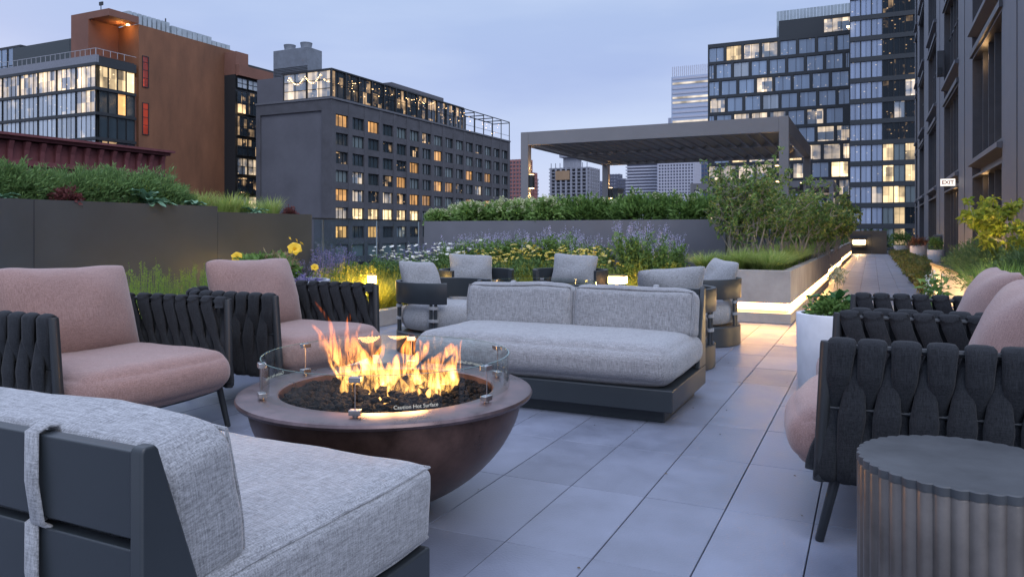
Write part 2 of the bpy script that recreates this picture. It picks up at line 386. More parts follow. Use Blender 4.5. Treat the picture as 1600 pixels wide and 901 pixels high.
# ---------------------------------------------------------------- slat-back sofas
def make_sofa(label, loc, rz, Ls=1.62, seed=0, straps=True, er=.034):
    t = thing('slat_back_sofa', label, 'sofa', loc, rz, 'grey cushioned sofas')
    g = MB(); g.box(0, Ls, 0, .885, .07, .19); g.build('base_frame', gframe, t, bevel=.008, world=False)
    g = MB(); g.box(.06, Ls-.06, .07, .82, 0, .0695); g.build('plinth', gframe, t, bevel=.004, world=False)
    for s in (0, 1):
        x0 = 0 if s == 0 else Ls-.03
        g = MB(); g.extr([(.69, .1905), (.883, .1905), (.883, .67), (.877, .68), (.855, .68), (.849, .672)], 'x', x0, x0+.03)
        g.build('back_post', gframe, t, bevel=.006, world=False)
    g = MB()
    for (z0, z1) in ((.205, .345), (.362, .505), (.522, .668)): g.box(.032, Ls-.032, .842, .872, z0, z1)
    g.build('slatted_back', gframe, t, bevel=.004, world=False)
    sw, sd_, sh = Ls, .83, .205
    me = cushion_mesh(sw, sd_, sh, er, .024, 30, seed+3, .004 if er < .05 else .0022); me.materials.append(greyfab)
    c = meshobj('seat_cushion', me, t, (Ls/2, sd_/2-.012, .20+sh/2))
    if er < .05: piping(sw, sd_, sh, er, seed=seed+3, puff=.024).build('piping', greyfab, c, smooth=True, world=False)
    bw = Ls/2-.034
    for k in (0, 1):
        me = cushion_mesh(bw, .19, .29, .045, .02, 22, seed+k+9, .006); me.materials.append(greyfab)
        c = meshobj('back_cushion', me, t, (.03+bw/2+k*(bw+.012), .725-.005*k, .40+.115), (R(-9), R(.6 if k else -.5), R(.5-k)))
        g = MB()
        for s in (-1, 1):
            Y = s*(.095-.013); pts = []
            X, Z = bw/2-.013, .145-.013
            for (xa, za, xb, zb) in ((-X, -Z, X, -Z), (X, -Z, X, Z), (X, Z, -X, Z), (-X, Z, -X, -Z)):
                for i in range(12):
                    f = i/12; q = Vector((xa+(xb-xa)*f, Y, za+(zb-za)*f)); ux, uz, uy = q.x/(bw/2), q.z/.145, q.y/.095
                    q.z += uz*.02*max(0, 1-ux**4)*max(0, 1-uy**4); q.x += ux*.01*(1-uz**2)*(1-abs(uy)**4); q.y += uy*.012*(1-uz**2)*(1-abs(ux)**4)
                    q += mnoise.noise_vector(q*5+Vector(((seed+k+9)*7.3, 0, seed+k+9)))*.0096; pts.append(q)
            g.tube(pts, .004, 6, closed=True)
        g.build('piping', greyfab, c, smooth=True, world=False)
    if straps:
        for x in (.30, Ls-.30):
            def loop(zt, zb, lean):
                g = MB(); pts = [(x, .83, zb), (x, .825, zt-.02), (x+lean*.2, .836, zt+.007), (x+lean*.3, .857, zt+.012), (x+lean*.4, .879, zt+.004), (x+lean*.6, .8835, (zt+zb)/2), (x+lean, .880, zb+.01), (x+lean, .85, zb-.012)]
                vs = []; fs = []; hw = .018; P = [Vector(p) for p in pts]
                for i, p in enumerate(P):
                    tt = (P[min(i+1, len(P)-1)]-P[max(i-1, 0)]).normalized(); nrm = tt.cross(Vector((1, 0, 0))).normalized()*.005
                    for q in (-1, -.5, .5, 1): vs.append(p+Vector((hw*q, 0, 0))+nrm*(.35 if abs(q) == 1 else 1))
                    for q in (1, .5, -.5, -1): vs.append(p+Vector((hw*q, 0, 0))-nrm*(.35 if abs(q) == 1 else 1))
                for i in range(len(P)-1):
                    for k in range(8): fs.append((i*8+k, i*8+(k+1) % 8, (i+1)*8+(k+1) % 8, (i+1)*8+k))
                g.add(vs, fs); return g
            loop(.668, .505, -.03).build('strap', greyfab, t, smooth=True, world=False, angle=80)
            loop(.505, .345, -.03).build('strap', greyfab, t, smooth=True, world=False, angle=80)
    return t
sofa1 = make_sofa('light grey sofa facing the camera behind the fire bowl, slate metal base', (-2.565, 3.93, 0), 0, seed=1, er=.085)
sofa2 = make_sofa('grey sofa in the near corner seen from behind, dark slatted back with fabric loops', (-1.062, 1.72, 0), math.pi, seed=5)

# ---------------------------------------------------------------- woven rope club chairs (front faces +x, front posts at x=0)
def make_rope_chair(label, loc, rz, seed=0):
    t = thing('woven_armchair', label, 'armchair', loc, rz, 'charcoal woven armchairs with pink cushions')
    hw, dp, cr_ = .455, .80, .24
    path = []
    def seg(a, b, n):
        for i in range(n): f = i/n; path.append(Vector((a[0]+(b[0]-a[0])*f, a[1]+(b[1]-a[1])*f, 0)))
    seg((0, -hw), (-dp+cr_, -hw), 24)
    for i in range(16): a = -math.pi/2-math.pi/2*i/16; path.append(Vector((-dp+cr_+cr_*math.cos(a), -hw+cr_+cr_*math.sin(a), 0)))
    seg((-dp, -hw+cr_), (-dp, hw-cr_), 18)
    for i in range(16): a = math.pi-math.pi/2*i/16; path.append(Vector((-dp+cr_+cr_*math.cos(a), hw-cr_+cr_*math.sin(a), 0)))
    seg((-dp+cr_, hw), (0, hw), 24); path.append(Vector((0, hw, 0)))
    cum = [0]
    for a, b in zip(path, path[1:]): cum.append(cum[-1]+(b-a).length)
    Lp = cum[-1]
    def at(s):
        s = max(0, min(Lp-1e-6, s)); i = int(np.searchsorted(cum, s, side='right'))-1; i = min(i, len(path)-2); f = (s-cum[i])/(cum[i+1]-cum[i]); p = path[i].lerp(path[i+1], f)
        tg = (path[i+1]-path[i]).normalized(); i2 = min(len(path)-2, i+1); tg = (tg*(1-f)+(path[i2+1]-path[i2]).normalized()*f).normalized()
        return p, tg, Vector((tg.y, -tg.x, 0))*-1
    # outward normal check: at the first side (y=-hw, heading -x) outward is -y
    p0, tg0, n0 = at(.1); sgn = 1 if n0.y < 0 else -1
    # shell leans out slightly towards the top; rear slightly lower at the bottom
    def P(s, z, o):
        p, tg, nn = at(s); nn = nn*sgn; lean = (z-.22)*.10; fx = (z-.22)*-.06*(1-s/Lp*0); q = p + nn*(o+lean*.35); q.z = z
        if p.x > -.3: q.x += (z-.67)*-.065*(1+p.x/.3)
        return q, tg, nn
    zt, zm, zb = .652, .45, .232
    for (nm, z, rr) in (('top_rail', zt, .011), ('middle_rail', zm, .007), ('bottom_rail', zb, .011)):
        g = MB(); g.tube([P(Lp*i/90, z, 0)[0] for i in range(91)], rr, 8); g.build(nm, dframe, t, smooth=True, world=False)
    g = MB(); pitch = .0985; nst = int(Lp/pitch)
    def strap(fn, wfn, n=14, th=.0105):
        vs = []; fs = []; C = [fn(i/(n-1)) for i in range(n)]
        for i in range(n):
            c, tg, nn = C[i]; d = (C[min(i+1, n-1)][0]-C[max(i-1, 0)][0]).normalized(); side = tg - d*tg.dot(d); side.normalize(); up = d.cross(side); ww = wfn(i/(n-1))/2
            for k in range(10):
                a = 2*math.pi*k/10; ca_, sa_ = math.cos(a), math.sin(a); vs.append(c + side*ww*math.copysign(abs(ca_)**.75, ca_) + up*th*math.copysign(abs(sa_)**.8, sa_))
        for i in range(n-1):
            for k in range(10): fs.append((i*10+k, i*10+(k+1) % 10, (i+1)*10+(k+1) % 10, (i+1)*10+k))
        fs.append(tuple(range(10))); fs.append(tuple((n-1)*10+k for k in reversed(range(10)))); g.add(vs, fs)
    def lerpk(ks, t_):
        for (a, va), (b, vb) in zip(ks, ks[1:]):
            if t_ <= b: f = (t_-a)/(b-a); f = f*f*(3-2*f); return tuple(p+(q-p)*f for p, q in zip(va, vb)) if hasattr(va, '__len__') else va+(vb-va)*f
        return ks[-1][1]
    for i in range(nst+1):
        s0 = .045+i*(Lp-.09)/nst; j = rnd.uniform(-.004, .004)
        # loop over the top rail, outside: tapers towards the middle rail and dives behind it
        ksA = [(0, (0, zt-.03, -.020)), (.10, (0, zt+.015, -.016)), (.16, (0, zt+.0235, 0)), (.22, (0, zt+.012, .020)), (.40, (.004, .56, .024)), (.62, (.012, zm, -.006)), (.82, (.02, .34, .012)), (.93, (.026, zb-.012, .016)), (1, (.026, zb-.022, 0))]
        strap(lambda f: P(s0+j+lerpk(ksA, f)[0], lerpk(ksA, f)[1], lerpk(ksA, f)[2]), lambda f: lerpk([(0, .06), (.2, .087), (.4, .074), (.62, .042), (.82, .07), (1, .07)], f), 22)
        if i < nst:
            s1 = s0+.5*pitch
            ksB = [(0, (-.012, zt-.028, -.006)), (.25, (-.006, .55, .012)), (.5, (0, zm-.02, .027)), (.75, (.006, .33, .02)), (.93, (.008, zb-.014, .014)), (1, (.008, zb-.024, -.002))]
            strap(lambda f: P(s1+j+lerpk(ksB, f)[0], lerpk(ksB, f)[1], lerpk(ksB, f)[2]), lambda f: lerpk([(0, .028), (.25, .054), (.5, .084), (.75, .070), (1, .05)], f), 14)
            ksC = [(0, (0, zt+.012, -.014)), (.12, (.012, zt-.03, -.024)), (.45, (.06, zm+.04, -.020)), (.6, (.085, zm-.03, -.018)), (1, (.15, zb, -.012))]
            strap(lambda f: P(s0+j+lerpk(ksC, f)[0], lerpk(ksC, f)[1], lerpk(ksC, f)[2]), lambda f: lerpk([(0, .08), (.3, .074), (.55, .042), (.8, .08), (1, .08)], f), 14)
    g.build('woven_straps', ropefab, t, smooth=True, world=False, angle=180)
    for s in (-1, 1):
        g = MB(); g.tube([(.022, s*(hw+.002), .205), (-.002, s*(hw+.018), .66), (-.0025, s*(hw+.018), .669)], [.021, .021, .019], 16); g.build('front_post', dframe, t, smooth=True, world=False)
        g = MB(); g.tube([(-.03, s*(hw-.02), .225), (.022, s*(hw-.005), .004), (.0225, s*(hw-.005), 0)], [.017, .0145, .0125], 12); g.build('leg', dframe, t, smooth=True, world=False)
        g = MB(); g.tube([(-.66, s*(hw-.1), .225), (-.76, s*(hw-.04), 0)], [.017, .0135], 12); g.build('leg', dframe, t, smooth=True, world=False)
    g = MB(); sh_ = []
    for (x, y) in ((.03, -.30), (.055, -.15), (.062, 0), (.055, .15), (.03, .30), (0, .42), (-.3, .43), (-.62, .40), (-.76, .2), (-.78, 0), (-.76, -.2), (-.62, -.40), (-.3, -.43), (0, -.42)): sh_.append((x, y))
    g.prism(sh_, .195, .222); g.build('seat_pan', dframe, t, bevel=.006, world=False)
    # seat cushion: fat, bow-fronted
    me = cushion_mesh(.86, .845, .185, .085, .022, 26, seed+2, .004)
    for v in me.vertices:
        fx = v.co.x/.43; v.co.x += (.055*(1-(v.co.y/.42)**2)) if fx > 0 else 0
        if fx < 0: v.co.y *= 1-.16*fx*fx
    me.materials.append(pinkfab); c = meshobj('seat_cushion', me, t, (-.325, 0, .318))
    me = pillow_mesh(.74, .50, .27, 24, seed, .055); me.materials.append(pinkfab)
    meshobj('back_pillow', me, t, (-.60, .0, .615), (R(-17), 0, R(90+rnd.uniform(-3, 3))))
    return t
chairA = make_rope_chair('nearest left woven armchair, its pink pillow cut by the left edge of the photo', (-3.085, 2.485, 0), 0, 1)
chairB = dupthing(chairA, (-3.01, 3.70, 0), 0, 'woven armchair behind the flames in front of the yellow lilies')
chairC = make_rope_chair('nearest right woven armchair beside the fluted side table', (-.135, 3.155, 0), math.pi, 4)
chairD = dupthing(chairC, (-.09, 4.24, 0), math.pi, 'right woven armchair between the nearer one and the white planter pot')

# ---------------------------------------------------------------- fluted side table
t = thing('fluted_side_table', 'dark round drum side table with scalloped fluted sides', 'side table', (.215, 2.20, 0))
nf = 42
def flute(r, z, dr=.0055): return [(r*(1-0)+dr*(abs(math.sin(nf/2*2*math.pi*i/(nf*8)))-.5)*1.6, 2*math.pi*i/(nf*8), z) for i in range(nf*8)]
g = MB(); rings = [(.236, 0), (.246, .004), (.247, .425), (.2445, .4295)]
vs = []; 
for (r, z) in rings: vs += [(rr*math.cos(a), rr*math.sin(a), z) for (rr, a, _) in flute(r, z)]
n_ = nf*8; fs = []
for k in range(len(rings)-1):
    for i in range(n_): fs.append((k*n_+i, k*n_+(i+1) % n_, (k+1)*n_+(i+1) % n_, (k+1)*n_+i))
g.add(vs, fs); fl_m = M('fluted_bronze', (.12, .108, .10), .38, .45, var=.3, vs=5, rvar=.08)
g.build('fluted_body', fl_m, t, smooth=True, world=False, angle=60)
g = MB(); vs = [(rr*math.cos(a), rr*math.sin(a), z) for z in (.43, .449) for (rr, a, _) in flute(.2475, z, .0055)] + [(rr*math.cos(a)*.988, rr*math.sin(a)*.988, .4515) for (rr, a, _) in flute(.2475, 0, .0055)]
fs = [tuple(reversed(range(n_))), tuple(range(2*n_, 3*n_))]+[(k*n_+i, k*n_+(i+1) % n_, (k+1)*n_+(i+1) % n_, (k+1)*n_+i) for k in (0, 1) for i in range(n_)]
g.add(vs, fs); g.build('table_top', M('dark_table_top', (.05, .055, .06), .5, var=.3, vs=6, bump=.05, bs=30), t, smooth=True, world=False, angle=30)

# ---------------------------------------------------------------- fire bowls
def text_mesh(txt, size, depth=.001, bold=0):
    cu = bpy.data.curves.new('txt', 'FONT'); cu.body = txt; cu.size = size; cu.extrude = depth; cu.align_x = 'CENTER'; cu.align_y = 'CENTER'; cu.offset = bold
    o = bpy.data.objects.new('txt', cu); COL.objects.link(o); bpy.context.view_layer.update()
    me = bpy.data.meshes.new_from_object(o); bpy.data.objects.remove(o); return me
def make_fire_bowl(label, loc, rg=.457, detail=True):
    t = thing('fire_bowl', label, 'fire pit', loc, 0)
    kp = [(.09, 0), (.12, .006), (.20, .046), (.285, .095), (.36, .152), (.43, .228), (.478, .310), (.498, .37), (.503, .412)]; prof = [(0, 0)]
    for i in range(len(kp)-1):
        a, b, c, d = [Vector((*kp[max(0, min(len(kp)-1, i+o))], 0)) for o in (-1, 0, 1, 2)]
        for k in range(4): u = k/4; q = .5*((2*b)+(c-a)*u+(2*a-5*b+4*c-d)*u*u+(3*b-a-3*c+d)*u**3); prof.append((q.x, max(0, q.y)))
    prof.append(kp[-1])
    g = MB(); g.lathe(prof, 96); g.build('bowl', copper, t, smooth=True, world=False)
    g = MB(); g.lathe([(.395, .36), (.395, .437), (.400, .441), (.530, .441), (.541, .436), (.545, .427), (.541, .418), (.530, .413), (.49, .411)], 96); g.build('rim', M('patina_rim', (.125, .09, .092), .33, .7, var=.5, vs=8, rvar=.1, bump=.04, bs=30), t, smooth=True, world=False)
    g = MB(); g.lathe([(0, .395), (.396, .395)], 48); g.build('burner_tray', M('soot', (.01, .01, .01), .9), t, world=False)
    r2 = random.Random(3); g = MB()
    ico = bmesh.new(); bmesh.ops.create_icosphere(ico, subdivisions=2 if detail else 1, radius=1); iv = [v.co.copy() for v in ico.verts]; ifc = [tuple(v.index for v in f.verts) for f in ico.faces]; ico.free()
    for k in range(1250 if detail else 160):
        a = r2.uniform(0, 6.283); r = .385*math.sqrt(r2.random()); s = r2.uniform(.008, .0165); hgt = .405+.030*(1-(r/.39)**2)+r2.uniform(-.004, .010); o = Vector((r*math.cos(a), r*math.sin(a), hgt)); sd_ = r2.uniform(0, 99)
        sc_ = Vector((r2.uniform(.8, 1.3), r2.uniform(.8, 1.3), r2.uniform(.7, 1)))
        g.add([o+Vector((v.x*sc_.x, v.y*sc_.y, v.z*sc_.z))*s*(1+.38*mnoise.noise(v*2.1+Vector((sd_, 0, 0)))+.15*mnoise.noise(v*5+Vector((sd_, 0, 0)))) for v in iv], ifc)
    tag(g.build('lava_rock', rock_m, t, smooth=False, world=False), kind='stuff')
    # four curved glass panels
    gaps = [R(a) for a in (20, 110, 200, 290)]; z0, z1 = .452, .572
    base_ang = R(-68)
    for q in range(6):
        a0 = base_ang+q*math.pi/3+R(1.2); a1 = base_ang+(q+1)*math.pi/3-R(1.2)
        pr = [(rg-.004, z0), (rg+.002, z0), (rg+.002, z1), (rg-.004, z1)]
        gl = MB(); gl.lathe(pr, 32, a0=a0, a1=a1, closed_prof=True); po = gl.build('glass_panel', guard, t, smooth=True, world=False)
        ed = MB(); n = 32
        ed.lathe([(rg-.0035, z1+.0004), (rg+.0015, z1+.0004), (rg+.0015, z1+.0014), (rg-.0035, z1+.0014)], 32, a0=a0, a1=a1, closed_prof=True); ed.build('polished_edge', gedge, po, world=False)
        if detail and q % 2 == 0:
            me = text_mesh('Caution Hot Surface', .0175, .0002); am = a0+(a1-a0)*.40
            for v in me.vertices:
                a = am+v.co.x/rg; v.co = Vector(((rg+.004)*math.cos(a), (rg+.004)*math.sin(a), z0+.018+v.co.y))
            me.materials.clear(); me.materials.append(glowing_ink); meshobj('lettering', me, po)
        # clamps at the joint
        a = base_ang+q*math.pi/3; e = Vector((math.cos(a), math.sin(a), 0)); tn = Vector((-e.y, e.x, 0))
        for z in (z0+.004, z1-.012):
            g = MB(); P_ = [e*(rg-.014)-tn*.019, e*(rg-.014)+tn*.019, e*(rg+.012)+tn*.019, e*(rg+.012)-tn*.019]
            g.prism([(p.x, p.y) for p in P_], z-.008, z+.009)
            if z < .5: 
                g.tube([e*rg+Vector((0, 0, .4415)), e*rg+Vector((0, 0, z-.0085))], .009, 10)
            g.build('clamp', steel, t, bevel=.0015, world=False)
        g = MB(); g.tube([e*(rg+.001)+Vector((0, 0, z0+.013)), e*(rg+.001)+Vector((0, 0, z1-.021))], .0018, 8); g.build('joint_strip', steel, t, smooth=True, world=False)
    # maker's oval badge low on the side of the bowl
    a = R(-8); e = Vector((math.cos(a), math.sin(a), 0)); 
    pts = []; g = MB(); ctr = e*.432+Vector((0, 0, .238)); nrm = (e+Vector((0, 0, -.75))).normalized(); tn = Vector((-e.y, e.x, 0)); up = tn.cross(nrm)*-1
    ring = [(tn*math.cos(2*math.pi*k/24)*.028+up*math.sin(2*math.pi*k/24)*.017) for k in range(24)]
    vs = [ctr+p-nrm*.02 for p in ring]+[ctr+p+nrm*.003 for p in ring]; g.add(vs, [tuple(range(24, 48))]+[(k, (k+1) % 24, 24+(k+1) % 24, 24+k) for k in range(24)])
    g.build('badge', M('badge_copper', (.35, .16, .1), .25, .9), t, world=False)
    return t
pit_c = px(606, 700, 2.84); pit = make_fire_bowl('lit copper fire bowl with flames between the sofas', (pit_c.x, pit_c.y, 0))
pit2 = make_fire_bowl('second fire bowl behind the middle sofa, only its glass guard top showing', (-2.72, 6.30, 0), .5, False)

# flames: emissive gas, no surface
fm = bpy.data.materials.new('flame'); fm.use_nodes = True; n = fm.node_tree.nodes; l = fm.node_tree.links; n.clear()
o_ = n.new('ShaderNodeOutputMaterial'); e = n.new('ShaderNodeEmission'); l.new(e.outputs[0], o_.inputs['Volume'])
t_ = n.new('ShaderNodeTexCoord'); mp_ = n.new('ShaderNodeMapping'); mp_.inputs['Scale'].default_value = (44, 44, 10); l.new(t_.outputs['Object'], mp_.inputs[0])
nz_ = n.new('ShaderNodeTexNoise'); nz_.inputs['Scale'].default_value = 1; nz_.inputs['Detail'].default_value = 3; nz_.inputs['Distortion'].default_value = 1.0; l.new(mp_.outputs[0], nz_.inputs['Vector'])
r1 = n.new('ShaderNodeMapRange'); r1.inputs[1].default_value = .49; r1.inputs[2].default_value = .66; r1.inputs[3].default_value = .025; r1.inputs[4].default_value = 2.0; l.new(nz_.outputs['Fac'], r1.inputs[0])
sp = n.new('ShaderNodeSeparateXYZ'); l.new(t_.outputs['Object'], sp.inputs[0])
r2_ = n.new('ShaderNodeValToRGB'); cr_ = r2_.color_ramp
r3 = n.new('ShaderNodeMapRange'); r3.inputs[1].default_value = .42; r3.inputs[2].default_value = .76; l.new(sp.outputs['Z'], r3.inputs[0]); l.new(r3.outputs[0], r2_.inputs[0])
while len(cr_.elements) < 4: cr_.elements.new(.5)
for e_, (p, c) in zip(cr_.elements, [(0, (1, .48, .12, 1)), (.25, (1, .40, .085, 1)), (.6, (1, .24, .03, 1)), (1, (.95, .15, .015, 1))]): e_.position = p; e_.color = c
l.new(r2_.outputs[0], e.inputs[0])
r4 = n.new('ShaderNodeMapRange'); r4.inputs[1].default_value = .43; r4.inputs[2].default_value = .74; r4.inputs[3].default_value = 88; r4.inputs[4].default_value = 26; l.new(sp.outputs['Z'], r4.inputs[0])
mm = n.new('ShaderNodeMath'); mm.operation = 'MULTIPLY'; l.new(r1.outputs[0], mm.inputs[0]); l.new(r4.outputs[0], mm.inputs[1]); l.new(mm.outputs[0], e.inputs[1])
# each flame: a bent tapering tongue; (photo-measured outline, half width in m, depth offset from the bowl's centre)
tongues = [([(596, 640), (560, 590), (520, 545), (515, 505), (490, 468)], .021, -.02), ([(560, 620), (528, 575), (505, 545), (497, 518)], .017, .08),
    ([(600, 628), (590, 590), (560, 555), (545, 520), (546, 488)], .030, -.04), ([(612, 628), (604, 595), (585, 565), (578, 530), (583, 515)], .022, .05),
    ([(590, 628), (610, 595), (630, 560), (642, 530), (640, 512)], .026, .02), ([(600, 632), (622, 605), (612, 580), (622, 552)], .032, -.08),
    ([(640, 625), (655, 600), (642, 570), (660, 545), (652, 528)], .024, .1), ([(660, 620), (668, 596), (664, 575), (676, 556)], .026, .0),
    ([(688, 618), (692, 590), (684, 565), (700, 548), (706, 535)], .031, -.05), ([(700, 616), (708, 590), (702, 570), (716, 550)], .024, .06),
    ([(640, 628), (648, 612), (642, 596), (650, 580)], .022, -.1), ([(548, 640), (538, 610), (545, 585), (534, 565)], .014, -.1), ([(520, 650), (512, 635), (518, 622)], .010, -.1),
    ([(575, 630), (582, 604), (570, 585), (575, 560)], .024, -.02), ([(676, 622), (682, 608), (676, 596), (683, 584)], .022, -.12),
    ([(580, 625), (548, 590), (520, 560), (500, 520), (478, 500)], .020, .06), ([(590, 600), (566, 560), (556, 530), (566, 500)], .014, .0), ([(612, 600), (640, 570), (664, 545), (668, 520)], .020, .06),
    ([(560, 600), (540, 570), (536, 540), (526, 520)], .014, -.06), ([(600, 610), (580, 580), (592, 555), (600, 535)], .020, -.0), ([(694, 600), (712, 575), (712, 550), (722, 530)], .018, .0)]
fl_root = None; g = MB()
for (pp, hw_, dd) in tongues:
    P_ = [px(x, y, 2.84+dd) - Vector((pit_c.x, pit_c.y, 0)) for x, y in pp]; S = []
    m = len(P_)
    for i in range(m-1):
        a, b, c, d = P_[max(i-1, 0)], P_[i], P_[i+1], P_[min(i+2, m-1)]
        for k in range(7):
            u = k/7; S.append(.5*((2*b)+(c-a)*u+(2*a-5*b+4*c-d)*u*u+(3*b-a-3*c+d)*u**3))
    S.append(P_[-1]); mm_ = len(S); vs = []; rp_ = rnd.uniform(0, 9)
    for i, s in enumerate(S):
        f = i/(mm_-1); ww = 1.3*hw_*(.35+.9*math.sin(min(1, f*2.6)*math.pi/2))*(1-f)**.75*(1+.25*math.sin(f*9+rp_)); ww = max(ww, .0006)
        for k in range(10): 
            a = 2*math.pi*k/10+f*1.5; vs.append(s+Vector((math.cos(a)*ww*1.25*CA+math.sin(a)*ww*.6*(-SA), math.cos(a)*ww*1.25*SA+math.sin(a)*ww*.6*CA, 0)))
    fs = [(i*10+k, i*10+(k+1) % 10, (i+1)*10+(k+1) % 10, (i+1)*10+k) for i in range(mm_-1) for k in range(10)]+[tuple(range(10)), tuple((mm_-1)*10+k for k in reversed(range(10)))]
    g.add(vs, fs)
fo = g.build('flame', fm, pit, world=False); 
for (dx, dz, en) in ((-.03, .55, 4.5), (.10, .53, 4)):
    ld = bpy.data.lights.new('fire_glow', 'POINT'); ld.energy = en; ld.color = (1, .45, .14); ld.shadow_soft_size = .06
    lo = bpy.data.objects.new('fire_glow', ld); COL.objects.link(lo); lo.location = (pit_c.x+dx*CA, pit_c.y+dx*SA-.02, dz)

# ---------------------------------------------------------------- barrel lounge chairs (open towards +x)
def make_barrel(label, loc, rz, seed=0):
    t = thing('barrel_chair', label, 'lounge chair', loc, rz, 'slate barrel chairs round the second fire bowl')
    g = MB(); g.lathe([(0, .02), (.36, .02), (.365, .0), (.41, 0), (.42, .008), (.42, .172), (.412, .18), (0, .18)], 56); g.build('round_base', gframe, t, smooth=True, world=False)
    A = R(128)
    g = MB(); g.lathe([(.385, .425), (.42, .425), (.423, .43), (.428, .592), (.425, .60), (.392, .60), (.388, .595)], 48, a0=math.pi-A, a1=math.pi+A, closed_prof=True); g.build('back_band', gframe, t, smooth=True, world=False)
    for ad in (-112, -50, 50, 112):
        a = math.pi+R(ad)
        for k in (-1, 1):
            aa = a+k*.05; e = Vector((math.cos(aa), math.sin(aa), 0))
            g = MB(); g.tube([e*.402+Vector((0, 0, .165)), e*.402+Vector((0, 0, .44))], .014, 8); g.build('upright', gframe, t, smooth=True, world=False)
        e = Vector((math.cos(a), math.sin(a), 0)); tn = Vector((-e.y, e.x, 0))
        g = MB()
        for z in (.29, .395):
            ring = [e*.402+e*.025*math.cos(q)+tn*.043*math.sin(q) for q in [2*math.pi*i/16 for i in range(16)]]
            for s0 in (0,): 
                vs = [p+Vector((0, 0, z-.012)) for p in ring]+[p+Vector((0, 0, z+.012)) for p in ring]; g.add(vs, [(i, (i+1) % 16, 16+(i+1) % 16, 16+i) for i in range(16)]+[tuple(range(16)), tuple(range(16, 32))])
        g.build('strap', greyfab, t, smooth=True, world=False)
    g = MB(); pr = [(0, .182), (.30, .182), (.345, .20), (.372, .245), (.378, .30), (.366, .35), (.33, .392), (.26, .412), (.12, .42), (0, .421)]
    g.lathe(pr, 48); c = g.build('seat_cushion', greyfab, t, smooth=True, world=False)
    me = pillow_mesh(.53, .38, .20, 18, seed, .08); me.materials.append(greyfab); meshobj('back_pillow', me, t, (-.25, 0, .585), (R(-22), R(4), R(90)))
    return t
def face(p, q): return math.atan2(q[1]-p[1], q[0]-p[0])
ctr2 = (-2.72, 6.6)
bp = [((-3.376, 5.70), 'barrel chair left of the middle sofa, pillow against its left side', -5), ((-4.03, 7.50), 'barrel chair standing before the white yarrow, left of the two at the back', -48),
      ((-3.07, 7.95), 'barrel chair facing the camera before the yellow yarrow', -80), ((-1.49, 5.79), 'barrel chair close behind the right end of the middle sofa', 122), ((-1.50, 7.08), 'barrel chair nearest the glowing concrete planter', 216)]
b0 = None
for (p, lab, ang) in bp:
    if b0 is None: b0 = make_barrel(lab, (p[0], p[1], 0), R(ang), 2)
    else: dupthing(b0, (p[0], p[1], 0), R(ang), lab)

# ---------------------------------------------------------------- planters and kerbs
def hollow(name, label, cat, x0, x1, y0, y1, z0, z1, mat, th=.05, soilz=None, rz=0, loc=None, group=None, joints=()):
    t = thing(name, label, cat, ((x0+x1)/2, (y0+y1)/2, 0), rz, group); hx, hy = (x1-x0)/2, (y1-y0)/2
    g = MB(); g.box(-hx, hx, -hy, -hy+th, z0, z1); g.box(-hx, hx, hy-th, hy, z0, z1); g.box(-hx, -hx+th, -hy+th, hy-th, z0, z1); g.box(hx-th, hx, -hy+th, hy-th, z0, z1)
    g.build('planter_wall', mat, t, world=False)
    sz = (z1-.05) if soilz is None else soilz
    g = MB(); g.box(-hx+th+.003, hx-th-.003, -hy+th+.003, hy-th-.003, z0+.005, sz); g.build('soil', soil, t, world=False)
    return t
# long glowing planter: three runs, each turned a hair
segs = [(-.805, -.745, 8.81, 15.75), (-.81, -.745, 15.85, 22.6), (-.80, -.73, 22.7, 33.0)]
labs = ['nearest run of the long concrete planter with lit groove, its corner behind barrel chairs', 'middle run of the long concrete planter with a lit groove along the path', 'farthest run of the long concrete planter with a lit groove, by the wall lamp']
for (xa, xb, ya, yb), lab in zip(segs, labs):
    rz = -math.atan2(xb-xa, yb-ya); t = thing('concrete_planter', lab, 'planter', (xa, ya, 0), rz, 'concrete planters along the path'); Lg = (yb-ya); W_ = 1.12; th = .09
    g = MB()
    for (z0, z1, ins) in ((0.001, .118, 0), (.228, .593, 0)):
        g.box(-W_, 0, ins, th, z0, z1); g.box(-th, 0, th, Lg-th, z0, z1); g.box(-W_, 0, Lg-th, Lg, z0, z1); g.box(-W_, -W_+th, th, Lg-th, z0, z1)
    wl = g.build('planter_wall', concrete, t, bevel=.006, world=False)
    g = MB(); g.box(-W_+.03, -.05, .05, Lg-.05, .118, .228); g.build('groove_core', concrete, t, world=False)
    g = MB(); 
    g.box(-W_+.02, -.02, .012, .0485, .155, .2195); g.box(-.0485, -.012, .05, Lg-.06, .155, .2195)
    g.build('light_strip', led, t, world=False)
    g = MB(); g.box(-W_+th, -th, th, Lg-th, .23, .545); g.build('soil', soil, t, world=False)
# grey metal planter wall across the back, hydrangeas in it
hollow('metal_planter', 'long grey metal planter wall behind the flower bed, shrubs along its top', 'planter', -6.55, -1.78, 10.40, 11.5, .10, 1.19, planter_grey, .03)
# dark wall planters on the left
hollow('dark_planter', 'nearer tall dark planter wall with feathery green plants on top', 'planter', -7.2, -6.3, -.5, XatY(340, 1) and YatX(340, -6.3), 0, 1.295, planter_dark, .03)
hollow('dark_planter', 'lower dark planter wall with grasses, next to the glass railing', 'planter', -7.2, -6.3, YatX(340, -6.3)+.004, YatX(487, -6.3), 0, 1.235, planter_dark, .03)
for (yy, zz_) in ((YatX(98, -6.3), 1.29), (YatX(-120, -6.3), 1.29)):
    pl_ = bpy.data.objects['dark_planter']; g = MB(); g.box(-6.2985, -6.296, yy-.25, yy-.244, .02, zz_); g.build('panel_joint', joint_m, pl_)
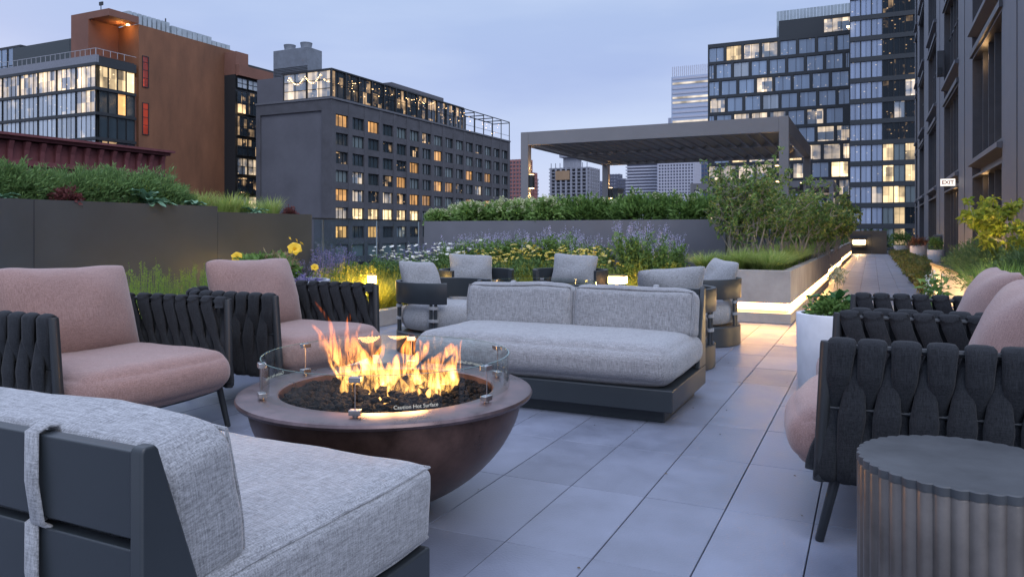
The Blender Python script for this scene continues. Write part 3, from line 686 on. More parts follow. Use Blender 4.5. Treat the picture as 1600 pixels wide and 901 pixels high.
# flower bed with low concrete kerb
g = MB(); g.box(-6.55, -4.90, 4.0, 10.39, -.02, .135); g.box(-4.90, -1.95, 9.0, 10.39, -.02, .135); struct(g.build('planting_bed', soil))
g = MB(); g.box(-4.89, -4.77, 4.0, 8.93, .001, .174); tag(g.build('concrete_kerb', concrete, bevel=.006), 'low concrete kerb running beside the yellow lit grasses', 'kerb')
g = MB(); g.box(-4.89, -1.95, 8.935, 9.05, .001, .174); tag(g.build('concrete_kerb', concrete, bevel=.006), 'low concrete kerb behind the two back barrel chairs', 'kerb')
# glass railing
t = thing('glass_railing', 'clear glass railing with slim steel posts and a dark top rail', 'railing', (-6.6, 9, 0)); X = -6.62
y0, y1 = YatX(487, X)+.03, 10.38; posts = [YatX(504, X), YatX(589, X), YatX(657, X)-.05]
g = MB(); g.box(X-.02, X+.02, y0, y1, 1.185, 1.205); g.build('top_rail', dframe, t)
for py in posts: g = MB(); g.box(X-.008, X+.012, py-.012, py+.012, .0, 1.184); g.build('post', steel, t, bevel=.002)
ys = [y0]+posts+[y1]
for a, b in zip(ys, ys[1:]):
    if b-a > .05: g = MB(); g.box(X-.005, X+.005, a+.016, b-.016, .04, 1.18); g.build('glass_pane', railglass, t)
# bollard / box lights in the bed
def bed_light(label, p, ww, hh, en, cat='garden light'):
    en *= 2.2
    t = thing('garden_light', label, cat, (p.x, p.y, 0)); z = p.z
    g = MB(); g.box(-.02, .02, -.02, .02, .0, z-hh/2-.004); g.build('stem', dframe, t, world=False)
    g = MB(); g.box(-ww/2, ww/2, -ww/3, ww/3, z+hh/2+.001, z+hh/2+.02); g.build('cap', dframe, t, bevel=.003, world=False)
    g = MB(); g.box(-ww/2+.008, ww/2-.008, -ww/3+.008, ww/3-.008, z-hh/2, z+hh/2); g.build('lantern', lamp_e, t, world=False)
    ld = bpy.data.lights.new('bed_glow', 'POINT'); ld.energy = en; ld.color = (1, .62, .16); ld.shadow_soft_size = .05; lo = bpy.data.objects.new('bed_glow', ld); COL.objects.link(lo); lo.location = (p.x+.02, p.y-.12, z-.02); return t
bed_light('small lit garden lantern among the purple flowers left of the barrel chairs', px(581, 437, 8.4), .10, .09, 9)
p_ = px(964, 437, 9.42); bed_light('wide lit garden lantern behind the back barrel chairs', p_, .24, .085, 9)
p_ = px(275, 447, 6.75); bed_light('lit garden lantern hidden low before the dark planter wall', Vector((-6.0, 4.75, .30)), .10, .09, 1.6)
p_ = px(1060, 445, 9.3); 

# far wall at the path's end and its lamp
Yw = 38.6; z1 = H+.02
g = MB(); xs = [XatY(1296, Yw)+.0, XatY(1362, Yw), XatY(1386, Yw)]
for a, b in zip(xs, xs[1:]): g.box(a+.004, b-.004, Yw, Yw+.6, .0, z1)
tag(g.build('end_wall', planter_dark), 'dark panelled wall closing the far end of the path', 'wall')
t = thing('wall_lamp', 'small glowing lamp low on the wall at the end of the path', 'lamp', (XatY(1341, 38.3), 38.3, 0))
g = MB(); g.box(-.22, .30, -.1, 0, .42, .62); g.build('diffuser', lamp_e, t, world=False); g = MB(); g.box(-.25, .33, -.13, .27, .621, .67); g.box(-.25, .33, -.1, .27, .3, .419); g.build('housing', dframe, t, world=False)
ld = bpy.data.lights.new('wall_lamp_glow', 'POINT'); ld.energy = 16; ld.color = (1, .6, .25); ld.shadow_soft_size = .1; lo = bpy.data.objects.new('wall_lamp_glow', ld); COL.objects.link(lo); lo.location = (XatY(1341, 38), 37.9, .5)

# white pot planter between the right chairs and the long planter
def pot(name, label, x, y, r0, r1, h, mat=white_pot, group=None):
    t = thing(name, label, 'planter pot', (x, y, 0), 0, group)
    g = MB(); g.lathe([(0, 0), (r0, 0), (r0+.004, .006), (r1, h-.006), (r1-.004, h), (r1-.03, h), (r1-.035, h-.04)], 48); g.build('pot_wall', mat, t, smooth=True, world=False)
    g = MB(); g.lathe([(0, h-.042), (r1-.034, h-.042)], 24); g.build('soil', soil, t, world=False); return t
pot('round_pot', 'white round planter pot behind the right armchairs', -.235, 5.28, .20, .215, .50)
pl = px(462, 435, 6.05); potL = (-4.27, 4.62)
greypot = M('grey_pot', (.30, .32, .36), .55, var=.1)
pot('round_pot', 'grey round planter pot with yellow lilies behind the left armchair', potL[0], potL[1], .33, .40, .64, greypot)
q = px(1433, 400, 27); pot('round_pot', 'white round pot with reddish foliage along the right building', q.x+.04, q.y, .25, .28, .50)
pr_ = (q.x+.04, q.y); q = px(1462, 404, 24.5); pot('round_pot', 'white round pot in front of the dark waste bin', q.x, q.y, .22, .25, .42); pr2 = (q.x, q.y)
q = px(1408, 392, 33); pot('round_pot', 'farthest white round pot beside the path end', q.x, q.y, .25, .30, .40); pr3 = (q.x, q.y)
q = px(1466, 400, 27.5); t = thing('waste_bin', 'dark waste bin with a hooded top by the right building', 'bin', (q.x+.1, q.y, 0))
g = MB(); g.lathe([(0, 0), (.26, 0), (.27, .02), (.27, .74), (0, .74)], 24); g.build('bin_body', dframe, t, smooth=True, world=False)
g = MB(); g.lathe([(.12, .745), (.28, .745), (.285, .80), (.26, .88), (0, .92)], 24); g.build('hood', dframe, t, smooth=True, world=False)
g = MB(); g.box(-.13, .13, -.275, -.262, .6, .7); g.build('opening_shade', M('bin_hole_shade', (.01, .01, .01), .9), t, world=False)  # black plate stands in for the shade inside the hole
# right raised planter, its side washed by light
t = thing('raised_planter', 'raised planter on the right with a cream side washed by warm light', 'planter', (.74, 11.9, 0)); a, b = Vector((.75, 11.9, 0)), Vector((.98, 5.9, 0))
g = MB(); u = (b-a).normalized(); nn = Vector((-u.y, u.x, 0)); 
g.prism([tuple(a)[:2], tuple(b)[:2], tuple(b+nn*.06)[:2], tuple(a+nn*.06)[:2]], 0, .56); g.prism([tuple(a+nn*.0605)[:2], (2.6, 11.9), (2.6, 11.84), tuple(a+nn*.0605-Vector((0, .06, 0)))[:2]], 0, .56)
g.build('planter_wall', M('cream_render', (.62, .54, .40), .7, var=.08), t)
g = MB(); g.prism([tuple(a-nn*.02+Vector((0, .02, 0)))[:2], tuple(b-nn*.02)[:2], tuple(b+nn*.08)[:2], tuple(a+nn*.08)[:2]], .5605, .60); g.build('coping', dframe, t, bevel=.004)
g = MB(); g.prism([tuple(a+nn*.062-Vector((0, .07, 0)))[:2], tuple(b+nn*.062)[:2], (2.2, 5.9), (2.2, 11.82)], .3, .50); g.build('soil', soil, t)
for yy in (11.2, 9.3, 7.5):
    ld = bpy.data.lights.new('planter_wash', 'POINT'); ld.energy = 15; ld.color = (1, .68, .28); ld.shadow_soft_size = .08; lo = bpy.data.objects.new('planter_wash', ld); COL.objects.link(lo)
    f = (11.9-yy)/6; lo.location = (.75+.23*f-.30, yy, .06)

# ---------------------------------------------------------------- pergolas
def pergola(label, x0, x1, y0, y1, zt, det=True):
    t = thing('pergola', label, 'pergola', ((x0+x1)/2, (y0+y1)/2, 0)); bh = .26; pw = .16
    for (x, y) in ((x0, y0), (x1-pw, y0), (x0, y1-pw), (x1-pw, y1-pw)): g = MB(); g.box(x, x+pw, y, y+pw, 0, zt); g.build('post', pergola_m, t, bevel=.004)
    g = MB(); e = .003
    for (ya, yb) in ((y0+.004, y0+.14), (y1-.14, y1-.004)): g = MB(); g.box(x0+pw+e, x1-pw-e, ya, yb, zt-bh, zt-.002); g.build('cross_beam', pergola_m, t)
    for (xa, xb) in ((x0+.004, x0+.14), (x1-.14, x1-.004)): g = MB(); g.box(xa, xb, y0+pw+e, y1-pw-e, zt-bh, zt-.002); g.build('side_beam', pergola_m, t)
    ym = (y0+y1)/2; g = MB(); g.box(x0+.145, x1-.145, ym-.05, ym+.05, zt-bh+.03, zt-.04); g.build('middle_beam', pergola_m, t)
    n = int((x1-x0-.3)/.24); 
    g = MB()
    for i in range(n):
        x = x0+.2+i*.24
        for (ya, yb) in ((y0+.15, ym-.055), (ym+.055, y1-.15)):
            g.box(x-.008, x+.02, ya, yb, zt-.235, zt-.187, 1)  # lip added to catch light and break up the dark underside
            g.extr([(x, zt-.185), (x+.025, zt-.20), (x+.20, zt-.065), (x+.175, zt-.05)], 'y', ya, yb)
    g.build('roof_louvres', [pergola_in, pergola_m], t); return t
PX0, PX1, PY0, PY1 = -6.33, -1.28, 13.65, 18.85
pergola('large grey louvred pergola behind the planter wall', PX0, PX1, PY0, PY1, 3.0)
pergola('farther smaller-looking grey pergola beyond the large one', -6.8, -1.32, 31.4, 36.6, 3.0)
for (lab, x, y, z) in (('wall sconce on the near left pergola post', PX0+.165, PY0+.08, 2.05), ('wall sconce on the far left pergola post', PX0+.165, PY1-.08, 2.05), ('wall sconce on the near right pergola post', PX1-.165-.07, PY0+.08, 2.05), ('wall sconce on the far right pergola post', PX1-.165-.07, PY1-.08, 2.05)):
    t = thing('wall_sconce', lab, 'wall light', (x, y, z)); g = MB(); g.box(0, .085, -.05, .05, -.16, .1); g.build('housing', dframe, t, bevel=.004, world=False)
    g = MB(); g.box(.012, .073, -.038, .038, -.175, -.161); g.box(.012, .073, -.038, .038, .101, .108); g.build('lens', sconce_e, t, world=False)
    ld = bpy.data.lights.new('sconce_beam', 'SPOT'); ld.energy = 24; ld.spot_size = R(80); ld.spot_blend = .7; ld.color = (1, .55, .2); ld.shadow_soft_size = .03; lo = bpy.data.objects.new('sconce_beam', ld); COL.objects.link(lo); lo.location = (x+.04, y, z-.2)
    ld2 = ld.copy(); ld2.energy = 10; lo = bpy.data.objects.new('sconce_beam', ld2); COL.objects.link(lo); lo.location = (x+.04, y, z+.13); lo.rotation_euler = (math.pi, 0, 0)

# ================================================================= THE CITY
GZ = -33
g_dark = pane('glass_dark', (.03, .045, .055), .08, spec=.9)
g_curt = pane('glass_curtain', (.12, .155, .165), .25, spec=.6)
g_skyblue = pane('glass_sky_blue', (.21, .28, .38), .14, (1, .8, .55), .5, .88, .95, floor_=0, spec=1.0)  # blue-slate tone stands in for sky mirrored in the panes
g_pale = pane('glass_pale', (.34, .39, .44), .18, spec=.8)
g_warm = pane('glass_lit_warm', (.06, .05, .04), .1, (1, .50, .16), 1.0, .2, .75, floor_=.25)
g_bright = pane('glass_lit_bright', (.10, .09, .07), .1, (1, .72, .38), 1.35, .25, .7, floor_=.12)
g_glow = pane('glass_lit_glow', (.22, .26, .30), .15, (1, .74, .44), .85, .42, .8, floor_=0)
g_spark = pane('glass_dark_lit', (.02, .03, .04), .08, (1, .64, .32), 1.0, .62, .85, floor_=.0)
g_dark_refl = pane('glass_dark_reflection', (.010, .016, .022), .12, (1, .64, .32), .6, .7, .95, floor_=0, spec=.25)  # near-black tone stands in for dark neighbouring buildings mirrored in the glass
g_red = pane('glass_lit_red', (.16, .02, .012), .3, (1, .10, .03), .28, .3, .7, floor_=.2)
brick_d = M('dark_brick', (.062, .064, .075), .85, var=.22, vs=.4, bump=.3, bs=4)
brick_d2 = M('dark_brick_panel', (.085, .088, .105), .85, var=.16, vs=.15)
mullion = M('dark_mullion', (.016, .020, .024), .5)
stone_l = M('pale_cladding', (.32, .33, .36), .6, var=.08)
WC = {}
def window_mesh(w_, h, glass, frame, nm=2, nh=(), fw=.08, deep=.12, key=''):
    """frame with mullions, local x along the wall, z up, looking along -y"""
    k = (round(w_, 2), round(h, 2), glass.name, frame.name, nm, tuple(nh), key)
    if k in WC: return WC[k]
    g = MB(); g.quad((0, .06, 0), (w_, .06, 0), (w_, .06, h), (0, .06, h), 0)
    g.box(0, w_, -deep+.06, .058, 0, fw, 1); g.box(0, w_, -deep+.06, .058, h-fw, h, 1); g.box(0, fw, -deep+.062, .057, fw+.001, h-fw-.001, 1); g.box(w_-fw, w_, -deep+.062, .057, fw+.001, h-fw-.001, 1)
    for i in range(1, nm): x = w_*i/nm; g.box(x-fw*.35, x+fw*.35, -deep*.4, .055, fw+.002, h-fw-.002, 1)
    for f in nh: g.box(fw+.001, w_-fw-.001, -deep*.3, .052, h*f-fw*.35, h*f+fw*.35, 1)
    me = bpy.data.meshes.new('window'); me.from_pydata(g.v, [], g.f); me.materials.append(glass); me.materials.append(frame); me.polygons.foreach_set('material_index', g.m); me.update(); WC[k] = me; return me
def win(parent, x, y, z, facing, me):
    """facing 'S': wall looks towards -Y; 'E': wall looks towards +X (x,y = lower left corner seen from outside)"""
    rz = 0 if facing == 'S' else R(90) if facing == 'E' else R(-90)
    return meshobj('window', me, parent, Vector((x, y, z))-parent.location, (0, 0, rz))
def wallgrid(g, x0, x1, zs, y, facing, spans, d0, mi=0):
    pass

# ---- hotel with roof terrace ------------------------------------------------
X = -84.8; Yf = YatX(518, X); Yb = YatX(797, X); hz = lambda yy, x=518: zat(yy, X, YatX(x, X))
xl = XatY(400, Yf); zr = hz(154); zt = hz(106)
t = thing('hotel_building', 'dark brick hotel with rows of windows and a glazed rooftop restaurant', 'building', ((xl+X)/2, (Yf+Yb)/2, GZ)); HB = t
ncol = 15; cy = [YatX(534.8, X)+(YatX(789, X)-YatX(534.8, X))*i/(ncol-1) for i in range(ncol)]
rowc = [hz(185.5+29.5*k) for k in range(11)]; wh = 2.15; ww = (cy[1]-cy[0])*.75
g = MB(); g.box(xl, X-.55, Yf+.55, Yb, GZ, zr)                                  # core
g.box(xl, X-.003, Yf+.30, Yf+.548, GZ, zr-.02, 1)                                 # front panel
g.box(xl, xl+1.0, Yf, Yf+.298, GZ, zr); g.box(X-2.2, X, Yf, Yf+.298, GZ, zr); g.box(xl+1.002, X-2.202, Yf, Yf+.298, zr-1.9, zr)
g.build('wall', [brick_d, brick_d2], t)
g = MB(); edges = [Yf+.302]+[v for c in cy for v in (c-ww/2, c+ww/2)]+[Yb]
for i in range(0, len(edges), 2): g.box(X-.548, X, edges[i], edges[i+1], GZ, zr)
g.build('brick_piers', brick_d, t)
zz = [GZ]+[v for z in reversed(rowc) for v in (z-wh/2, z+wh/2)]+[zr-.003]
for i in range(0, len(zz), 2): g = MB(); g.box(X-.545, X-.06, Yf+.31, Yb-.01, zz[i], zz[i+1]); g.build('brick_spandrel', brick_d, t)
lit = {0: {0: 'w', 2: 'w', 6: 'd', 11: 'd'}, 1: {3: 'd', 5: 's', 7: 'w'}, 2: {0: 's', 4: 'd', 5: 'w', 10: 'w', 12: 'w'}, 3: {1: 'g', 3: 's', 4: 'w', 7: 'w', 8: 'w', 9: 's', 11: 'g'},
       4: {0: 'w', 1: 'g', 2: 's', 3: 'g', 4: 's', 5: 'w', 6: 'w', 10: 'w', 12: 'w', 14: 'w'}, 5: {0: 'g', 1: 'b', 2: 'b', 3: 'b', 4: 'b', 5: 'b', 7: 'g', 9: 'g'}, 6: {0: 'w', 2: 'w', 4: 'g', 5: 's'}, 7: {1: 'g', 3: 's', 5: 'w'}}
gm = {'w': g_warm, 'd': g_spark, 's': g_spark, 'g': g_glow, 'b': g_bright}; cnt = 0; rest = MB()
for r_ in range(8):
    for c in range(ncol):
        k = lit.get(r_, {}).get(c); gl = gm[k] if k else (g_dark if rnd.random() < .55 else g_curt)
        if r_ >= 6 and c > 9: continue
        if cnt < 100: win(t, X-.40, cy[c]-ww/2, rowc[r_]-wh/2, 'E', window_mesh(ww, wh, gl, mullion, 3, (), .11)); cnt += 1
        else: rest.box(X-.42, X-.38, cy[c]-ww/2, cy[c]+ww/2, rowc[r_]-wh/2, rowc[r_]+wh/2)
tag(rest.build('window', g_curt, t), kind='stuff')
# cornice and rooftop restaurant: steel frame, glass, string lights
g = MB(); g.box(xl-.1, X+.15, Yf-.15, Yb+.1, zr+.002, zr+.35); g.build('cornice', M('painted_cornice', (.09, .095, .11), .6), t)
Ye = YatX(725, X); zb0 = zr+.36
g = MB(); g.box(xl, X-11.2, Yf+.3, Ye, zb0, zt-.6); g.box(X-11.19, X-4, Yf+4, Ye, zb0, zt-.6); g.build('rooftop_wall', brick_d2, t)
g = MB(); g.box(X-11.3, X+.05, Yf, Ye, zt-.25, zt); g.build('rooftop_roof', mullion, t)
nb = 12; ybs = [Yf+.05+(Ye-Yf-.1)*i/nb for i in range(nb+1)]
for a, b in zip(ybs, ybs[1:]): win(t, X-.2, a+.12, zb0, 'E', window_mesh(b-a-.24, zt-zb0-.26, g_spark, mullion, 2, (.5,), .12))
xs_ = [X-10.9, X-5.5, X-.1]
for a, b in zip(xs_, xs_[1:]): win(t, a, Yf+.1, zb0, 'S', window_mesh(b-a-.15, zt-zb0-.26, g_glow, mullion, 2, (.33, .66), .12))
for y in ybs: g = MB(); g.box(X-.1, X+.08, y-.11, y+.11, zb0, zt-.252); g.build('steel_post', mullion, t)
yo = [Ye+.2+(Yb-Ye-.6)*i/5 for i in range(6)]; g = MB()
for y in yo: g.box(X-.15, X, y, y+.2, zb0, zt-.3); g.box(X-5.2, X-5, y, y+.2, zb0, zt-.3); g.box(X-5, X-.15, y, y+.2, zt-.5, zt-.3)
g.box(X-.15, X, yo[0], yo[-1]+.2, zt-.298, zt-.1); g.box(X-5.2, X-5, yo[0], yo[-1]+.2, zt-.298, zt-.1); g.box(X-.1, X-.05, yo[0], yo[-1], zb0+1.2, zb0+1.28)
g.build('terrace_frame', mullion, t)
bulb = emi('string_light', (1, .62, .28), 6); g = MB()
for i in range(64):
    y = rnd.uniform(Yf+1, Yb-1); z = rnd.choice([zt-1.0-abs(math.sin(y*.5))*.8, rnd.uniform(zb0+1, zt-1)]); x = X+.12 if y < Ye else X-rnd.uniform(.3, 4.5)
    s = rnd.uniform(.05, .10); g.box(x, x+s, y, y+s, z, z+s)
for i in range(50):
    x = rnd.uniform(X-10.5, X-.6); z = zt-1-abs(math.sin(x*.9))*1.4; g.box(x, x+.1, Yf-.1, Yf-.02, z, z+.1)
tag(g.build('string_lights', bulb, t), kind='stuff')
g = MB(); ya, yb2 = YatX(555, X-9), YatX(712, X-9); g.box(X-16, X-9, ya, yb2, zt, zt+1.6); g.box(X-15, X-9.5, YatX(612, X-9.5), YatX(693, X-9.5), zt+1.602, zt+4.0); g.build('roof_bulkhead', brick_d2, t)
t = thing('cooling_tower', 'grey cooling tower unit with two fan drums on the hotel roof', 'cooling tower', (X-14, Yf+6, zt)); a = XatY(427, Yf+5); b = XatY(481, Yf+5); zc = zat(70, (a+b)/2, Yf+5); z0 = zt-.59
cg = M('galvanised', (.13, .15, .18), .6, var=.2, vs=.8)
g = MB(); g.box(a, b, Yf+5, Yf+9, z0+1.2, zc-.8); g.build('casing', cg, t, bevel=.05)
for k in (0, 1): g = MB(); cx = a+(b-a)*(.27+.48*k); g.lathe([(1.15, zc-.8), (1.0, zc-.3), (1.15, zc+.5), (1.05, zc+.5), (.9, zc-.3)], 20, c=(cx, Yf+7)); g.build('fan_drum', cg, t, smooth=True)
g = MB(); 
for x in (a+.1, (a+b)/2, b-.3): g.box(x, x+.2, Yf+5.1, Yf+5.3, z0, z0+1.198); g.box(x, x+.2, Yf+8.6, Yf+8.8, z0, z0+1.198)
g.build('support_frame', cg, t)
g = MB()
for k in range(6): g.box(a+.1, b-.1, Yf+4.93, Yf+4.99, z0+1.4+k*.28, z0+1.5+k*.28)
g.build('louvre', mullion, t)

# ---- corten building and its glass box --------------------------------------
X = -115.3; Yc_ = YatX(150, X); Yg = YatX(213, X); Yo = YatX(170, X); Ye = YatX(367, X)
zc = lambda yy, x: zat(yy, X, YatX(x, X))
corten = M('rusty_corten', (.155, .068, .034), .8, var=.30, vs=.22, stretch=(1, 1, .35), bump=.1, bs=2)
corten2 = M('rust_brown_plaster', (.17, .078, .055), .8, var=.15, vs=.2)
ztop = zc(37, 213); zt2 = zc(13, 170); xlo = XatY(111, Yo)
t = thing('rust_building', 'rust coloured windowless slab building with a lit loggia at its top corner', 'building', ((xlo+X)/2, (Yo+Ye)/2, GZ))
zl0, zl1 = zc(92, 150), zc(42, 195)
g = MB(); ym = Yg+.5
g.box(xlo, X, ym, Ye, GZ, ztop, 0)
g.box(xlo, X-5.2, Yo, ym-.002, GZ, zt2, 1); g.box(X-5.198, X, Yo, ym-.002, zl1+1.2, zt2, 1); g.box(X-5.198, X-.62, Yo, ym-.002, GZ, zl0-1.5, 1)
g.build('wall', [corten, corten2], t)
for (ya, yb, p, q_) in ((222, 232, 88, 137), (222, 232, 161, 211)):
    Y0, Y1 = YatX(ya, X), YatX(yb, X); z0, z1_ = zc(q_, 227), zc(p, 227); win(t, X+.08, Y0, z0, 'E', window_mesh(Y1-Y0, z1_-z0, g_red, mullion, 1, (.3, .55, .8), .12))
ld = bpy.data.lights.new('loggia_lamp', 'POINT'); ld.energy = 200; ld.color = (1, .45, .12); ld.shadow_soft_size = .2; lo = bpy.data.objects.new('loggia_lamp', ld); COL.objects.link(lo); lo.location = (X-2.5, Yo+4, zl1+.3)
g = MB(); g.box(X-2.3, X-1.9, Yo+5, Yo+5.4, zl1+1.0, zl1+1.195); g.build('ceiling_lamp', sconce_e, t)
sgl = M('roof_screen', (.30, .36, .40), .3, var=.2, vs=.5, spec=.7)
g = MB(); Y0, Y1 = YatX(200, X-2), YatX(266, X-2); n_ = 9
for i in range(n_): a = Y0+(Y1-Y0)*i/n_; b = Y0+(Y1-Y0)*(i+1)/n_; g.box(X-4, X-2, a+.15, b-.15, ztop+.01, ztop+2.5)
Y0, Y1 = YatX(268, X-2), YatX(360, X-2)
for i in range(12): a = Y0+(Y1-Y0)*i/12; b = Y0+(Y1-Y0)*(i+1)/12; g.box(X-4, X-2, a+.08, b-.08, ztop+.01, ztop+(2.1 if i < 8 else 1.5))
tag(g.build('roof_units', sgl, t))
g = MB(); g.tube([(xlo+5, Yo+2, zt2), (xlo+5, Yo+2, zt2+1.6)], .08, 6); g.tube([(X-3, ym+8, ztop), (X-3, ym+8, ztop+3.4)], .12, 6); g.box(xlo+4.6, xlo+5.5, Yo+1.9, Yo+2.1, zt2+1.602, zt2+2.2); g.build('mast', mullion, t)

t = thing('glass_office', 'glass walled office block with lit top floor beside the rust building', 'building', (X-15, Yc_, GZ)); xL = XatY(-60, Yc_)
zg = [zc(v, 150) for v in (85, 99, 137.5, 176.5, 216, 256)]
g = MB(); g.box(xL, X-.5, Yc_+.5, Yg-.05, GZ, zg[0]); g.build('core', mullion, t)
bay = 5.05; nb = int((X-xL)/bay)
band = M('band_metal', (.17, .18, .21), .5)
g = MB()
for i, z in enumerate(zg[1:]): g.box(xL, X+.12, Yc_-.12, Yc_+.48, z-.25, z+.22, 0); 
g.box(xL, X+.06, Yc_-.06, Yc_+.48, zg[1]+.222, zg[0], 1)
g.build('floor_bands', [mullion, band], t)
for (za, zb) in [(z-.25, z+.22) for z in zg[1:]]+[(zg[1]+.222, zg[0]-.3)]: g = MB(); g.box(X-.48, X+.1, Yc_+.482, Yg-.06, za, zb); g.build('side_band', mullion, t)
g_off = pane('glass_office_front', (.40, .45, .50), .22, (1, .78, .5), .45, .72, .9, floor_=0)
g_offl = pane('glass_office_lit', (.32, .35, .39), .22, (1, .70, .34), 1.1, .45, .8, floor_=.02)
for r_ in range(4):
    z1_, z0 = zg[1+r_]-.252, zg[2+r_]+.222
    for i in range(nb):
        x1 = X-.1-bay*i; x0 = x1-bay+.3; win(t, x0, Yc_-.02, z0, 'S', window_mesh(x1-x0, z1_-z0, g_offl if (r_ == 0 and i in (0, 1, 2, 3, 4, 5)) or (r_ == 1 and i == 0) else g_off, mullion, 4, (), .045))
    ys_ = [Yc_+.6+(Yg-Yc_-.8)*k/4 for k in range(5)]
    for k, (a, b) in enumerate(zip(ys_, ys_[1:])):
        gl = g_bright if r_ == 0 else (g_warm if (r_ == 1 and k == 2) else g_spark if r_ == 3 else g_dark); win(t, X-.1, a+.05, z0, 'E', window_mesh(b-a-.1, z1_-z0, gl, mullion, 1, (), .07))
g = MB()
for i in range(int((X-xL)/1.3)): g.box(X-.1-i*1.3, X-.04-i*1.3, Yc_-.05, Yc_+.01, zg[0], zg[0]+1.0)
for i in range(int((Yg-Yc_)/1.3)): g.box(X-.06, X, Yc_+i*1.3, Yc_+.06+i*1.3, zg[0], zg[0]+1.0)
g.box(xL, X, Yc_-.06, Yc_, zg[0]+1.001, zg[0]+1.08); g.box(X-.06, X, Yc_+.001, Yg, zg[0]+1.001, zg[0]+1.08)
g.build('roof_railing', stone_l, t)
# roof volumes behind the office
q = px(20, 70, 150); 
def blk(name, label, x0, x1, ytop, D, mat, depth=20, cat='building', z0=GZ, build=None):
    Y = px((x0+x1)/2, 361, D).y; a, b = XatY(x0, Y), XatY(x1, Y); z = zat(ytop, (a+b)/2, Y)
    t = thing(name, label, cat, ((a+b)/2, Y, z0)); g = MB(); g.box(a, b, Y, Y+depth, z0, z); g.build('wall', mat, t); return t, a, b, Y, z
t_, a, b, Y, z = blk('dark_office', 'dark flat topped block behind the glass office', 20, 108, 69, 175, M('dark_clad', (.03, .04, .045), .5), 12)
g = MB(); g.box(a+2, b-1, Y+2, Y+9, z, z+.9); g.build('roof', mullion, t_)
t_, a, b, Y, z = blk('blue_glass_office', 'low blue glass block at the far left edge behind the glass office', -60, 32, 78, 185, mullion, 12)
for i in range(5): c = a+(b-a)*i/5; win(t_, c+.1, Y-.1, z-9, 'S', window_mesh((b-a)/5-.2, 8.6, g_skyblue, mullion, 2, (.5,), .2))

# building right behind the corten slab
X2 = -112.; Y0 = YatX(367, X2)+.5; Y1 = YatX(402, X2)+6
t = thing('glass_office', 'dark glass office block squeezed between rust slab and brick hotel', 'building', (X2, (Y0+Y1)/2, GZ)); zz = lambda yy: zat(yy, X2, YatX(367, X2))
g = MB(); g.box(X2-15, X2-.4, Y0, Y1, GZ, zz(115)); g.build('core', mullion, t)
g = MB(); g.box(X2-15, X2-.2, Y0, Y0+3.2, zz(115), zz(79)); g.box(X2-.3, X2+.6, Y0, Y1, zz(117), zz(100), 0); g.build('brick_top', corten2, t)
g = MB(); g.box(X2-15, X2-1, Y0+3.3, Y1, zz(100)+.01, zz(93)); g.build('roof', mullion, t)
zs = [zz(117), zz(137), zz(177), zz(212), zz(243), zz(273), zz(303), zz(333)]
for i, (a, b) in enumerate(zip(zs, zs[1:])):
    n_ = 4
    for k in range(n_): ya = Y0+(Y1-Y0)*k/n_; win(t, X2, ya+.1, b+.15, 'E', window_mesh((Y1-Y0)/n_-.2, a-b-.5, g_pale if i == 0 else g_glow if i in (4, 6) else g_spark, mullion, 2, (.5,), .1))

# red brick cornice building in front
X3 = -60; Yr = YatX(258, X3); zr3 = zat(207, X3, YatX(0, X3))
redb = M('oxblood_brick', (.115, .032, .036), .8, var=.2, vs=1.5)
t = thing('brick_building', 'oxblood red building with a bracketed cornice behind the left planters', 'building', (X3-10, Yr-20, GZ))
g = MB(); g.box(X3-20, X3, Yr-60, Yr, GZ, zr3-.55); g.build('wall', redb, t)
g = MB(); g.box(X3-19.8, X3+.9, Yr-60, Yr+.4, zr3-.2, zr3); g.box(X3-19.9, X3+.5, Yr-60, Yr+.2, zr3-.45, zr3-.202); g.build('cornice', redb, t)
for k in range(20):
    y = Yr-.7-k*1.25; g = MB(); g.extr([(X3+.002, zr3-2.0), (X3+.22, zr3-2.0), (X3+.30, zr3-1.2), (X3+.55, zr3-.552), (X3+.002, zr3-.552)], 'y', y, y+.36); g.build('bracket', redb, t)
g = MB(); g.box(X3+.002, X3+.25, Yr-60, Yr, zr3-2.4, zr3-2.002); g.build('string_course', redb, t)

